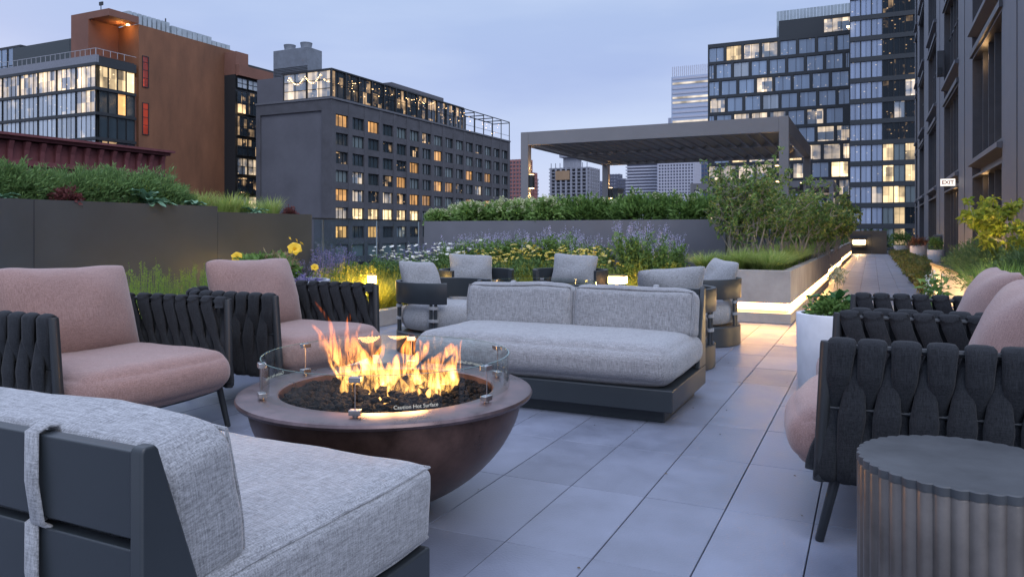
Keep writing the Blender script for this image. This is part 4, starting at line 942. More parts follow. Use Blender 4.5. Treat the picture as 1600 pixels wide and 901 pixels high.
# ---- right: black office with staggered windows -----------------------------
Y4 = 183.6; xa, xb = XatY(1106, Y4), XatY(1329, Y4); zf = lambda yy, x=1106: zat(yy, XatY(x, Y4), Y4)
blk_m = M('black_panel', (.020, .026, .032), .45, var=.1)
t = thing('black_office', 'black office tower with staggered rows of square windows behind the pergolas', 'building', ((xa+xb)/2, Y4, GZ))
zT = zf(70); pit_ = (xb-xa)/7.75; rh = 26.3/F*dep(xa, Y4); wwd = pit_*.83; whh = rh*.85
rows = 13; g = MB(); g.box(xa, xb, Y4+.4, Y4+30, GZ, zT); g.build('core', blk_m, t)
gf = MB(); zrow = [zT-rh*.22-i*rh for i in range(rows)]
gf.box(xa, xb, Y4, Y4+.398, zrow[0], zT)
for i, z in enumerate(zrow):
    z0 = z-whh; gf.box(xa, xb, Y4, Y4+.398, (zrow[i+1] if i+1 < rows else GZ), z0-.001)
    off = (0, .68, .16, .92, .40)[i % 5]*0+[.0, .42, -.28, .06, .44, -.02, .30, -.3, .1, .45, .0, .3, -.2][i]; c = xa-pit_*(1-off); last = xa
    while c < xb:
        x0, x1 = max(c+pit_*.065, xa+.25), min(c+pit_*.935, xb-.2)
        if x1-x0 > .8:
            gf.box(last, x0, Y4, Y4+.398, z0, z-.001); last = x1; r = rnd.random()
            if i < 4: gl = g_skyblue if r < .72 else g_pale if r < .8 else g_glow
            elif i < 6: gl = g_skyblue if r < .45 else g_glow
            else: gl = g_glow if r < .4 else g_bright if r < .7 else g_skyblue
            if (i, round((c-xa)/pit_)) in ((0, 1), (2, 8)): gl = g_bright
            if i < 11: win(t, x0, Y4+.2, z0+.01, 'S', window_mesh(x1-x0, whh-.02, gl, mullion, 2, (), .09))
        c += pit_
    gf.box(last, xb, Y4, Y4+.398, z0, z-.001)
gf.build('facade_frame', blk_m, t)
xp = XatY(1217, Y4+5); zp = zat(33, xp, Y4+5); g = MB(); g.box(xp, xb, Y4+5, Y4+25, zT, zp); g.build('penthouse', blk_m, t)
x0 = XatY(1287, Y4+4.9); win(t, x0, Y4+4.9, zat(53, x0, Y4+4.9), 'S', window_mesh(xb-x0-.2, 3.4, g_glow, mullion, 3, (), .1))
xq = XatY(1214, Y4+9); zq = zat(24, xq, Y4+9); g = MB(); n_ = 22
for i in range(n_): a = xq+(xb-xq)*i/n_; g.box(a+.04, a+(xb-xq)/n_-.04, Y4+8, Y4+8.1, zT, zq+.6)
g.build('roof_screen', sgl, t)
# ---- glass tower next to it --------------------------------------------------
Y5 = 161.; xa = XatY(1328, Y5); xb = XatY(1470, Y5); fh = 32.3/F*dep(xa, Y5)
t = thing('glass_tower', 'tall glass tower with dark floor bands rising beside the black office', 'building', ((xa+xb)/2, Y5, GZ))
ztop5 = zat(-70, xa, Y5); g = MB(); g.box(xa, xb, Y5+.4, Y5+25, GZ, ztop5); g.build('core', mullion, t)
zb5 = zat(27, xa, Y5)+fh*2; g = MB(); 
for i in range(18): z = zb5-i*fh; g.box(xa, xb, Y5-.15, Y5+.398, z-.85, z)
g.build('floor_bands', blk_m, t); gl_tw = pane('glass_tower_sky_blue', (.23, .29, .41), .12, (1, .8, .5), .5, .86, .95, spec=1.0)  # pale blue of the panes stands in for mirrored sky
wb = (XatY(1432, Y5)-xa)/6
for i in range(14):
    z1_ = zb5-i*fh-.852; z0 = z1_-(fh-.856)
    for k in range(6):
        r = rnd.random()
        if k < 3 - (1 if i > 9 and rnd.random() < .4 else 0): gl = gl_tw if r < .86 else g_glow
        elif i < 5: gl = g_dark_refl if r < .85 else g_spark
        elif i < 8: gl = g_dark_refl if r < .6 else g_spark if r < .85 else g_glow
        else: gl = g_bright if r < .5 else g_spark if r < .75 else g_dark_refl if r < .9 else g_curt
        win(t, xa+wb*k+.03, Y5, z0, 'S', window_mesh(wb-.06, z1_-z0, gl, mullion, 2, (), .06))
flare = thing('facade_lamp', 'bright starry lamp at the inner corner of the black office', 'lamp', (XatY(1325, 160.5), 160.5, zat(42, XatY(1325, 160.5), 160.5)))
g = MB(); g.lathe([(0, -.22), (.16, -.16), (.22, 0), (.16, .16), (0, .22)], 12); g.build('bulb', emi('flood', (1, .72, .4), 18), flare, world=False); g = MB(); g.tube([(0, 0, .2), (0, .4, .45)], .04, 6); g.build('bracket', mullion, flare, world=False)

# ---- near right building ------------------------------------------------------
XN = 2.3; tY = lambda x: XN/((x-1362)*.0007673)*1.0  # depth along the wall of a photo column
YN = lambda x: YatX(x, XN)
clad = M('blue_grey_panel', (.085, .092, .112), .5, var=.12, vs=.8, rvar=.05); clad2 = M('dark_fin', (.05, .055, .065), .45)
t = thing('panel_building', 'near grey panelled building with tall windows along the right edge', 'building', (XN+4, 25, GZ)); NB = t
bays = [(YN(1566), YN(1519)), (YN(1497.5), YN(1475)), (YN(1463), YN(1450.5)), (YN(1444), YN(1436.5)), (YN(1433.5), YN(1430.5))]
yend = YN(1429.5); st = [(-.1+.0, 2.42)]+[(2.80+3.3*k, 5.4+3.3*k) for k in range(0, 5)]; ZT = 19.4
g = MB(); g.box(XN+.9, XN+12, 9, yend, GZ, ZT); g.build('core', clad, t)
edges = [9]+[v for b_ in bays for v in b_]+[yend]; g = MB()
for i in range(0, len(edges), 2):
    a, b = edges[i], edges[i+1]; g.box(XN, XN+.898, a, b, GZ, ZT)
    n_ = max(1, int((b-a)/1.6))
    for k in range(1, n_):                                        # panel joints as shallow fins
        y = a+(b-a)*k/n_; g.box(XN-.012, XN-.001, y-.012, y+.012, GZ, ZT, 1)
g.build('panel_piers', [clad, clad2], t)
g = MB()
for (a, b) in bays:
    for (z0, z1_), nxt in zip([(GZ, -.1)]+st, st+[(ZT, ZT)]):
        if nxt[0] > z1_: g = MB(); g.box(XN+.18, XN+.897, a+.003, b-.003, z1_, nxt[0]); g.build('spandrel', clad, t)
for (a, b) in bays:
    for (z0, z1_) in st[1:]:
        g = MB(); g.extr([(XN-.10, z0-.13), (XN-.10, z0-.03), (XN+.30, z0-.002), (XN+.175, z0-.20)], 'y', a-.05, b+.05); g.build('sill_ledge', clad, t)
        g = MB(); g.box(XN-.06, XN+.175, a-.04, b+.04, z1_+.002, z1_+.14); g.build('head_fin', clad2, t)
wrm = M('bronze_reveal', (.30, .15, .07), .5, var=.1)
g_near = pane('glass_near', (.05, .055, .07), .05, (1, .62, .28), .35, .6, .9, floor_=.02, spec=.9)
for bi, (a, b) in enumerate(bays):
    for si, (z0, z1_) in enumerate(st):
        me = window_mesh(b-a-.012, z1_-z0-.006, g_near if si < 3 else g_dark, clad2, 5 if bi < 3 else 3, (.62,) if si == 2 else (), .055, .30)
        o = meshobj('window', me, t, Vector((XN+.24, b-.006, z0+.003))-t.location, (0, 0, R(-90)))
ld = bpy.data.lights.new('lobby_light', 'AREA'); 
for (y, z, en) in ((bays[0][0]+3.5, 5.1, 60), (bays[0][0]+3.5, 2.2, 30), (bays[1][0]+2, 2.2, 30)):
    l_ = bpy.data.lights.new('window_head_light', 'POINT'); l_.energy = en*.06; l_.color = (1, .58, .25); l_.shadow_soft_size = .1; lo = bpy.data.objects.new('window_head_light', l_); COL.objects.link(lo); lo.location = (XN+.12, y, z)
# exit sign
ex = thing('exit_sign', 'small lit white EXIT sign sticking out from the right building', 'sign', (XatY(1481, 25.5), 25.5, zat(285, XatY(1481, 25.5), 25.5)))
g = MB(); g.box(-.19, .19, 0, .05, -.105, .105); g.build('sign_box', emi('sign_white', (1, .93, .85), .95), ex, bevel=.006, world=False)
g = MB(); g.box(.191, .42, .01, .04, -.02, .02); g.build('arm', clad2, ex, world=False)
me = text_mesh('EXIT', .15, .002, .003); me.materials.clear(); me.materials.append(M('sign_red', (.35, .03, .02), .5)); o = meshobj('lettering', me, ex, (0, -.003, -.003), (R(90), 0, 0))
cd = thing('wall_camera', 'small dark camera box on the hanging bracket by the upper facade bays', 'camera', (XN-.2, YN(1475)-.4, 6.4)); g = MB(); g.box(-.05, .19, -.1, .1, 0, .9); g.build('housing', clad2, cd, bevel=.02, world=False); g = MB(); g.box(-.04, .1, -.14, -.101, .05, .3); g.build('lens_hood', mullion, cd, world=False)

# ---- skyline -------------------------------------------------------------------
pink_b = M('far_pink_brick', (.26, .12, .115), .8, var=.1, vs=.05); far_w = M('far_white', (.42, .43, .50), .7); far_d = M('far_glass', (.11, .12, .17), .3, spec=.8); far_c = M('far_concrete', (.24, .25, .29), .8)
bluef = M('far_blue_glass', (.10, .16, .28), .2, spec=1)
def tower(label, x0, x1, ytop, D, wall, stripe, floors, cols=0, pr=.5, depth=None, name='distant_tower', frac=.45):
    depth = depth or (x1-x0)/F*D*.8
    t, a, b, Y, z = blk(name, label, x0, x1, ytop, D, wall, depth); hgt = z-zat(345, a, Y); g = MB()
    for i in range(floors):
        zz_ = z-hgt*(i+.15)/floors; g.box(a-pr, b+pr, Y-pr, Y+depth, zz_-hgt/floors*frac, zz_)
    g.build('floor_bands', stripe, t)
    if cols:
        g = MB()
        for i in range(cols+1): x = a+(b-a)*i/cols; wv = (b-a)/cols*.16; g.box(x-wv, x+wv, Y-pr*1.3, Y-.01, z-hgt*1.1, z)
        n2 = max(1, int(cols*.8))
        for i in range(n2+1): y = Y+depth*i/n2; wv = depth/n2*.16; g.box(b+.01, b+pr*1.3, y-wv, y+wv, z-hgt*1.1, z)
        g.build('columns', stripe, t)
    return t, a, b, Y, z
tower('pinkish brick tower seen between the hotel and the pergola post', 797, 822, 249, 420, far_d, pink_b, 16, 5)
tower('lower brown brick tower just right of the near left pergola post', 822, 834, 270, 430, far_d, pink_b, 13, 3)
tower('thin pale slab far behind, beside the brown brick tower', 834, 839, 279, 520, far_w, far_c, 12)
# unfinished tower
t, a, b, Y, z = tower('unfinished concrete tower with open floors and a taller core', 862, 918, 262, 480, M('raw_core', (.10, .105, .12), .9), far_c, 15, 7, 1.4, frac=.28)
g = MB(); c0, c1 = XatY(880, Y+5), XatY(901, Y+5); zc_ = zat(248, c0, Y); g.box(c0, c1, Y+5, Y+14, z, zc_+1); g.box(c0-2, c1+2, Y+3, Y+16, zc_+1.01, zc_+4, 0); g.build('lift_core', far_c, t)
g = MB(); g.box(XatY(868, Y-2), XatY(890, Y-2), Y-2.2, Y-2, zat(282, a, Y), zat(268, a, Y)); g.build('tarpaulin', M('ochre_sheet', (.30, .20, .12), .8, var=.2, vs=.1), t)
g = MB(); 
for i in range(9): x = a+(b-a)*i/8; g.box(x-.2, x+.2, Y-1, Y-.6, z+.0, z+3)
g.build('rebar_posts', far_c, t)
tower('narrow tan tower touching the right side of the unfinished tower', 919, 926, 272, 500, pink_b, far_c, 12)
tower('slim pale block left of the rear pergola post', 931, 938, 283, 540, far_w, far_d, 12, 2)
tower('stepped grey tower just right of the rear pergola post', 950, 967, 272, 520, far_w, far_d, 14, 4)
tower('grey slab with horizontal bands next to the dark chimney block', 965, 978, 279, 500, far_c, far_d, 12, 3)
t, a, b, Y, z = blk('chimney_block', 'small dark chimney block just above the hydrangeas', 952, 965, 297, 120, mullion, 3); g = MB(); g.box(a-.1, b+.1, Y-.1, Y+3.1, z, z+.3); g.build('cap', mullion, t)
tower('wide tower with bold white and dark horizontal stripes', 980, 1028, 254, 460, far_d, far_w, 19, 0, .8, frac=.42)
tower('white gridded apartment tower behind the pergola roof', 1029, 1084, 240, 440, far_d, far_w, 22, 12, .7)
tower('blue glass tower tucked right of the white gridded one', 1084, 1106, 247, 470, bluef, far_d, 14, 4, .3)
# tall pale glass tower with lit floors
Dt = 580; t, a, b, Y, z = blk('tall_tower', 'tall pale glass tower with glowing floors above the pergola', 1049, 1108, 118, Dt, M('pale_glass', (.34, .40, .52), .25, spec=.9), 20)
fb = emi('lit_floor_far', (1, .88, .76), .55, .5, .09); g = MB(); hgt = 4.0; g2 = MB()
for i in range(26):
    zz_ = z-1-i*3.7
    (g if i in (1, 4, 5, 9, 10, 14, 15, 16, 17, 18, 21) else g2).box(a+1.0, b+.3, Y-.4, Y+19, zz_-1.5, zz_)
g.build('lit_floors', fb, t); g2.build('floor_bands', far_w, t)
g = MB()
for i in range(19): x = a+1+(b-a-1)*i/18; g.box(x-.3, x+.3, Y, Y+.5, z+.02, zat(105, a, Y))
g.build('crown_fins', far_w, t)
g = MB(); g.box(XatY(1042, Y), a, Y+4, Y+20, GZ, zat(183, a, Y)); g.build('shoulder', far_w, t)

# ================================================================= PLANTS
def unit(v): return v/np.maximum(np.linalg.norm(v, axis=1, keepdims=True), 1e-9)
def leaves(c, L_, wd, up=.2, outward=None, droop=.1, rg_=rng, jit=.35):
    """c: (N,3) leaf bases -> folded diamond leaves (4 verts, 2 tris each)"""
    n = len(c); d = rg_.normal(size=(n, 3)); 
    if outward is not None: d = unit(d)*.8+outward
    d[:, 2] += up; d = unit(d); s = unit(np.cross(d, rg_.normal(size=(n, 3)))); ln = L_*(1+jit*rg_.uniform(-1, 1, (n, 1))); w2 = wd*ln/L_/2
    up_ = np.cross(d, s); m = c+d*ln*.45; tip = c+d*ln; tip[:, 2] -= droop*ln[:, 0]
    V = np.stack([c, m+s*w2+up_*w2*.35, tip, m-s*w2+up_*w2*.35], 1).reshape(-1, 3); b = np.arange(n)[:, None]*4
    return V, np.concatenate([b+[0, 1, 2], b+[0, 2, 3]], 1).reshape(-1, 3)
def blades(n, r, h, wd, lean=.5, rg_=rng, seg=4, c=None, curl=.6):
    a = rg_.uniform(0, 6.283, n); rr = r*np.sqrt(rg_.random(n)); base = np.stack([rr*np.cos(a), rr*np.sin(a), np.zeros(n)], 1)
    if c is not None: base += c
    a2 = a+rg_.normal(0, .6, n); ln = lean*rg_.uniform(.2, 1, n); hh = h*rg_.uniform(.6, 1.1, n); out_ = np.stack([np.cos(a2), np.sin(a2), np.zeros(n)], 1); sd = np.stack([-np.sin(a2), np.cos(a2), np.zeros(n)], 1)
    V = []
    for k in range(seg+1):
        f = k/seg; w_ = wd*(1-f)**.7*.5+.0003; p = base+out_*(ln*hh*f**1.8)[:, None]; p[:, 2] += hh*(f-curl*.5*ln*f**2.6); V += [p-sd*w_, p+sd*w_]
    V = np.stack(V, 1); b = np.arange(n)[:, None]*(2*(seg+1)); F_ = np.concatenate([b+[2*k, 2*k+1, 2*k+3, 2*k+2] for k in range(seg)], 1).reshape(-1, 4)
    return V.reshape(-1, 3), F_
def lump(n, c, rad, k=9, rg_=rng, tight=.33):
    """points in an uneven mass: k sub clumps spread over an ellipsoid"""
    d = unit(rg_.normal(size=(k, 3))); d[:, 2] = np.abs(d[:, 2])*.9-.15; cc = d*rg_.uniform(.35, .8, (k, 1)); i = rg_.integers(0, k, n); q = unit(rg_.normal(size=(n, 3)))*(rg_.random((n, 1))**.45)*tight*rg_.uniform(.7, 1.4, (k, 1))[i]
    return (cc[i]+q)*np.array(rad)+np.array(c)
def npmesh(name, parts, mats, parent=None, loc=(0, 0, 0)):
    V = []; Fc = []; mi = []; b = 0
    for (v, f, m) in parts: V.append(v); Fc += (f+b).tolist(); mi += [m]*len(f); b += len(v)
    me = bpy.data.meshes.new(name); me.from_pydata(np.concatenate(V).tolist(), [], Fc)
    for m in (mats if isinstance(mats, list) else [mats]): me.materials.append(m)
    me.polygons.foreach_set('material_index', mi); me.update(); return meshobj(name, me, parent, loc)
def discs(c, r, n=7, rg_=rng, tilt=.35):
    k = len(c); nrm = unit(rg_.normal(0, tilt, (k, 3))+np.array([0, 0, 1])); a_ = unit(np.cross(nrm, np.array([[1., .1, 0]]))); b_ = np.cross(nrm, a_); rr = r*rg_.uniform(.7, 1.2, (k, 1)); V = [c+nrm*r*.25]
    for i in range(n): q = 2*math.pi*i/n; V.append(c+(a_*math.cos(q)+b_*math.sin(q))*rr)
    V = np.stack(V, 1); b = np.arange(k)[:, None]*(n+1); return V.reshape(-1, 3), np.concatenate([b+[0, 1+i, 1+(i+1) % n] for i in range(n)], 1).reshape(-1, 3)
def stems(c0, c1, wd): 
    n = len(c0); s = np.tile(np.array([[wd/2, 0, 0]]), (n, 1)); s2 = np.tile(np.array([[0, wd/2, 0]]), (n, 1)); V = np.stack([c0-s, c0+s, c1+s, c1-s, c0-s2, c0+s2, c1+s2, c1-s2], 1).reshape(-1, 3); b = np.arange(n)[:, None]*8
    return V, np.concatenate([b+[0, 1, 2, 3], b+[4, 5, 6, 7]], 1).reshape(-1, 4)
lf_mid = leafmat('leaf_mid_green', [(0.075, 0.145, 0.036), (0.115, 0.21, 0.05), (0.17, 0.29, 0.075), (0.1, 0.18, 0.05)])
lf_bright = leafmat('leaf_bright_green', [(0.11, 0.2, 0.05), (0.16, 0.27, 0.07), (0.22, 0.34, 0.1), (0.13, 0.23, 0.065)])
lf_dark = leafmat('leaf_deep_green', [(0.045, 0.085, 0.032), (0.07, 0.125, 0.045), (0.1, 0.165, 0.06)])
lf_fern = leafmat('leaf_feathery', [(0.085, 0.155, 0.05), (0.13, 0.23, 0.075), (0.18, 0.3, 0.1), (0.07, 0.13, 0.05)])
lf_lime = leafmat('leaf_lime', [(0.135, 0.243, 0.041), (0.203, 0.338, 0.054), (0.27, 0.405, 0.068), (0.108, 0.203, 0.041)])
lf_grass = leafmat('grass_blade', [(0.18, 0.27, 0.06), (0.27, 0.38, 0.09), (0.38, 0.48, 0.14), (0.44, 0.46, 0.18)], .35)
lf_lamplit = leafmat('lamplit_grass_blade', [(0.264, 0.288, 0.036), (0.384, 0.384, 0.048), (0.504, 0.456, 0.072), (0.192, 0.24, 0.036)], .4)  # golden tone puts the lanterns' yellow light into the blades
lf_hosta = leafmat('leaf_blue_green', [(0.098, 0.196, 0.126), (0.14, 0.266, 0.168), (0.168, 0.308, 0.182)], .2)
lf_red = leafmat('leaf_burgundy', [(.10, .03, .03), (.16, .05, .05), (.07, .03, .025)], .25)
lf_rust = leafmat('leaf_rusty', [(.16, .07, .04), (.22, .10, .05), (.10, .05, .03)], .25)
pt_purple = leafmat('petal_purple', [(.42, .38, .60), (.52, .48, .70), (.60, .56, .76)], .3)
pt_blue = leafmat('petal_blue_violet', [(.17, .15, .34), (.25, .22, .44), (.33, .30, .50)], .3)
pt_white = leafmat('petal_white', [(.6, .62, .58), (.75, .75, .72), (.7, .66, .5)], .2)
pt_yel = leafmat('petal_yellow', [(0.6, 0.47, 0.07), (0.72, 0.58, 0.11), (0.6, 0.52, 0.22)], .2)
pt_lily = leafmat('petal_lily', [(.85, .55, .04), (.9, .62, .06)], .25)
pt_hyd = leafmat('petal_hydrangea', [(.42, .48, .22), (.55, .58, .34), (.62, .62, .46)], .25)
bark = M('bark', (.26, .235, .21), .9, var=.3, vs=20, bump=.3, bs=60)
stem_g = leafmat('stem_green', [(.06, .11, .04), (.09, .15, .05)], .1)
ct = rng

def place(protos, spots, group, labels, rz=True, smin=.85, smax=1.15):
    """spots: (x,y,z[,scale[,label]])"""
    out_ = []
    for i, s in enumerate(spots):
        pr = protos[i % len(protos)]; scl = (s[3] if len(s) > 3 else 1)*rnd.uniform(.93, 1.07)
        lab = labels if isinstance(labels, str) else labels[i]
        if not pr.get('used'): o = pr; pr['used'] = 1; o.location = s[:3]; o.rotation_euler = (0, 0, rnd.uniform(0, 6.28)); o.scale = (scl,)*3; o['label'] = lab; o['group'] = group
        else:
            o = dupthing(pr, s[:3], rnd.uniform(0, 6.28), lab, group, scl)
        out_.append(o)
    for pr in protos:
        if not pr.get('used'):
            for ch in KIDS.get(pr.name, []): bpy.data.objects.remove(ch)
            bpy.data.objects.remove(pr)
    for o in out_:
        if 'used' in o: del o['used']
    return out_

def shrub(name, cat, n, rad, L_, wd, mat, k=14, up=.25, flowers=None, fmat=None, fr=.03, tight=.33, nstem=8):
    t = thing(name, '', cat); c = lump(n, (0, 0, rad[2]*.75), (rad[0], rad[1], rad[2]*1.2), k, tight=tight); nb_ = n//3; a_ = ct.uniform(0, 6.28, nb_); r_ = np.sqrt(ct.random(nb_))*.95; c[:nb_] = np.stack([rad[0]*r_*np.cos(a_), rad[1]*r_*np.sin(a_), rad[2]*ct.uniform(0, 1.1, nb_)], 1); c[:, 2] = np.maximum(c[:, 2], .01)
    ns_ = n//5; m_ = 26; a_ = ct.uniform(0, 6.28, m_); q_ = np.stack([rad[0]*.85*np.cos(a_)*ct.random(m_)**.5, rad[1]*.85*np.sin(a_)*ct.random(m_)**.5, rad[2]*ct.uniform(1.3, 1.85, m_)], 1); i_ = ct.integers(0, m_, ns_); u_ = ct.uniform(.45, 1, ns_)[:, None]; c[-ns_:] = q_[i_]*u_*np.array([1, 1, 1])+ct.normal(0, .018, (ns_, 3))
    ow = unit(c-np.array([0, 0, rad[2]*.4]))*.9
    V, F_ = leaves(c, L_, wd, up, ow); npmesh('foliage', [(V, F_.copy(), 0)], mat, t)
    m = nstem; a = ct.uniform(0, 6.28, m); b0_ = np.stack([.05*rad[0]*np.cos(a), .05*rad[0]*np.sin(a), np.zeros(m)], 1); b1 = np.stack([.55*rad[0]*np.cos(a), .55*rad[1]*np.sin(a), np.full(m, rad[2]*1.3)], 1); v, f = stems(b0_, b1, .008); npmesh('stems', [(v, f, 0)], stem_g, t)
    if flowers:
        idx = np.argsort(-(c[:, 2]+.5*np.linalg.norm(c[:, :2], axis=1)*ct.random(n)))[:int(flowers*3)]; idx = ct.choice(idx, flowers, replace=False); P_ = []
        for q in c[idx]: P_.append(q+unit(ct.normal(size=(26, 3)))*fr*np.array([1, 1, 1.25]))
        P_ = np.concatenate(P_)+np.array([0, 0, fr]); V, F_ = leaves(P_, fr*.55, fr*.5, .3); npmesh('flower_heads', [(V, F_, 0)], fmat, t)
    return t
def spike_plant(name, n, r, h, mat, lfm, nleaf=2600, leafh=.75, spw=.012, spl=.28):
    t = thing(name, '', 'flowering plant'); a = ct.uniform(0, 6.28, n); rr = r*np.sqrt(ct.random(n)); b0_ = np.stack([rr*.5*np.cos(a), rr*.5*np.sin(a), np.zeros(n)], 1); hh = h*ct.uniform(.78, 1.05, n)
    b1 = np.stack([rr*1.25*np.cos(a), rr*1.25*np.sin(a), hh], 1); v, f = stems(b0_, b1, .005)
    u = ct.random(nleaf)**.8*leafh; i = ct.integers(0, n, nleaf); c = b0_[i]+(b1-b0_)[i]*u[:, None]+ct.normal(0, .022, (nleaf, 3)); c[:, 2] = np.maximum(c[:, 2], .01); V, F_ = leaves(c, .07, .022, .5)
    npmesh('foliage', [(V, F_, 0)], lfm, t); npmesh('stems', [(v, f, 0)], stem_g, t)
    P_ = []
    for k in range(n):
        m = int(60*spl/.28); uu = 1-ct.random(m)*spl/h; P_.append(b0_[k]+(b1[k]-b0_[k])*uu[:, None]+ct.normal(0, spw*.6, (m, 3)))
    V, F_ = leaves(np.concatenate(P_), .014, .011, .2); npmesh('flower_spikes', [(V, F_, 0)], mat, t); return t
def umbel_plant(name, n, r, h, mat, disc=.035):
    t = thing(name, '', 'flowering plant'); a = ct.uniform(0, 6.28, n); rr = r*np.sqrt(ct.random(n)); b0_ = np.stack([rr*.6*np.cos(a), rr*.6*np.sin(a), np.zeros(n)], 1); hh = h*ct.uniform(.8, 1.05, n); b1 = np.stack([rr*1.1*np.cos(a), rr*1.1*np.sin(a), hh], 1)
    v, f = stems(b0_, b1, .004); npmesh('stems', [(v, f, 0)], stem_g, t); m = 1300; i = ct.integers(0, n, m); u = ct.random(m)*.8; c = b0_[i]+(b1-b0_)[i]*u[:, None]+ct.normal(0, .03, (m, 3)); c[:, 2] = np.maximum(c[:, 2], .01)
    V, F_ = leaves(c, .05, .014, .5); npmesh('foliage', [(V, F_, 0)], lf_fern, t)
    V, F_ = discs(b1, disc); P_ = np.concatenate([b1+ct.normal(0, disc*.5, b1.shape)*np.array([1, 1, .25])+np.array([0, 0, disc*.25]) for _ in range(5)]); V2, F2 = discs(P_, disc*.32, 6); npmesh('flower_heads', [(V, F_, 0), (V2, F2, 0)], mat, t); return t
def grass(name, cat, n, r, h, mat, lean=.9, wd=.006, heads=0):
    t = thing(name, '', cat); v, f = blades(n, r, h, wd, lean); npmesh('blades', [(v, f, 0)], mat, t)
    if heads:
        a = ct.uniform(0, 6.28, heads); q = np.stack([r*1.2*np.cos(a)*ct.random(heads), r*1.2*np.sin(a)*ct.random(heads), h*ct.uniform(.95, 1.3, heads)], 1); v, f = stems(q*np.array([.4, .4, 0]), q, .002); c = np.concatenate([q-np.array([0, 0, 1])*ct.uniform(0, .1, (heads, 1))+ct.normal(0, .006, q.shape) for _ in range(12)]); V, F_ = leaves(c, .016, .006, .8); npmesh('seed_heads', [(v, f, 0), (V, F_, 0)], mat, t)
    return t
def bigleaf(name, cat, n, L_, wd, mat, h=.25, seg=6, up=.7):
    t = thing(name, '', cat); V = []; Fs = []; b = 0
    for i in range(n):
        a = i*2.4+ct.uniform(-.3, .3); el = ct.uniform(.25, 1.0)*up; ln = L_*ct.uniform(.7, 1.1); w_ = wd*ln/L_; d = np.array([math.cos(a), math.sin(a)]); s = np.array([-d[1], d[0]]); z0 = h*ct.uniform(.2, 1)
        for k in range(seg+1):
            f = k/seg; ww = w_*.5*math.sin(math.pi*min(.985, (.06+f*.94)))**.8; rr = ln*f*math.cos(el*(1-f*.4)); z = z0+ln*(math.sin(el)*f-.42*f*f); 
            for q in (-1, 0, 1): V.append([d[0]*rr+s[0]*ww*q, d[1]*rr+s[1]*ww*q, z+abs(q)*ww*.35+.01*math.sin(f*14+q)])
        for k in range(seg):
            for q in (0, 1): Fs.append([b+k*3+q, b+k*3+q+1, b+(k+1)*3+q+1, b+(k+1)*3+q])
        b += 3*(seg+1)
    npmesh('leaves', [(np.array(V), np.array(Fs), 0)], mat, t); m = 3; return t
def tree(label, x, y, z, hgt, spread, nst, nleaf, mat, group=None, cat='tree', name='multi_stem_tree', ls=.05, lo=.58):
    t = thing(name, label, cat, (x, y, z), 0, group); g = MB(); tips = []
    for i in range(nst):
        a = 6.283*i/nst+rnd.uniform(-.4, .4); sp = spread*rnd.uniform(.25, .95); hh = hgt*rnd.uniform(.66, 1.0); P_ = []
        for k in range(7):
            f = k/6; P_.append(Vector((math.cos(a)*(.07+sp*f**1.4*.8)+mnoise.noise(Vector((i*1.7, f*3, 1)))*.14, math.sin(a)*(.07+sp*f**1.4*.8)+mnoise.noise(Vector((i, f*3, 9)))*.07, hh*f)))
        g.tube(P_, [.013*(hgt/1.6)*(1-.8*k/6)+.0015 for k in range(7)], 6)
        for b_ in range(9):
            f = rnd.uniform(lo*.8, 1); k = min(5, int(f*6)); p = P_[k].lerp(P_[k+1], f*6-k); a2 = a+rnd.uniform(-1.8, 1.8); ln = rnd.uniform(.14, .42)*hgt/1.6
            e_ = p+Vector((math.cos(a2)*ln, math.sin(a2)*ln, ln*rnd.uniform(.2, .9))); mid = p.lerp(e_, .5)+Vector((0, 0, -.02)); g.tube([p, mid, e_], [.005, .0035, .0015], 5); tips += [e_, mid.lerp(e_, .6), mid, p]
        tips.append(P_[6])
    g.build('trunk', bark, t, smooth=True, world=False)
    tp = np.array([tuple(q) for q in tips]); i = ct.integers(0, len(tp), nleaf); sz = ct.uniform(.02, .085, len(tp))*hgt/1.6; wt_ = ct.random(len(tp))**1.5; i = ct.choice(len(tp), nleaf, p=wt_/wt_.sum()); c = tp[i]+unit(ct.normal(size=(nleaf, 3)))*(ct.random((nleaf, 1))**.5)*sz[i][:, None]
    V, F_ = leaves(c, ls, ls*.55, .05, None, .2); npmesh('crown', [(V, F_, 0)], mat, t); return t

# --- left dark planters: feathery mounds, big blue-green leaves, grasses
zs1 = 1.24
A_ = [shrub('feathery_shrub', 'shrub', 8000, (.40, .40, .25), .055, .010, lf_fern, 26, .7, tight=.24) for _ in range(3)]
sp = [(-6.75, YatX(x, -6.75), zs1, s*.86) for x, s in ((-60, 1), (15, 1.05), (60, .85), (105, .95), (150, 1.15), (195, 1.1), (238, 1.05), (270, .8))]
place(A_, sp, 'feathery shrubs along the nearer dark planter', 'feathery green shrub on top of the nearer dark planter, one of a row')
B_ = [bigleaf('broad_leaf_plant', 'plant', 16, .26, .10, lf_hosta, .10) for _ in range(2)]
place(B_, [(-6.42, YatX(232, -6.42), 1.27, .9), (-6.42, YatX(303, -6.42), 1.27, .6), (-6.5, YatX(395, -6.5), 1.19, .8), (-6.45, YatX(2, -6.45), 1.27, .5)], 'broad leaved plants on the dark planters',
    ['blue-green broad leaved plant spilling over the nearer dark planter, left of the planter step', 'small broad leaved plant at the right end of the nearer dark planter', 'broad leaved plant among grasses on the lower dark planter', 'small broad leaved plant at the far left edge of the dark planter'])
C_ = [shrub('burgundy_plant', 'plant', 700, (.16, .16, .12), .05, .03, lf_red, 8)]
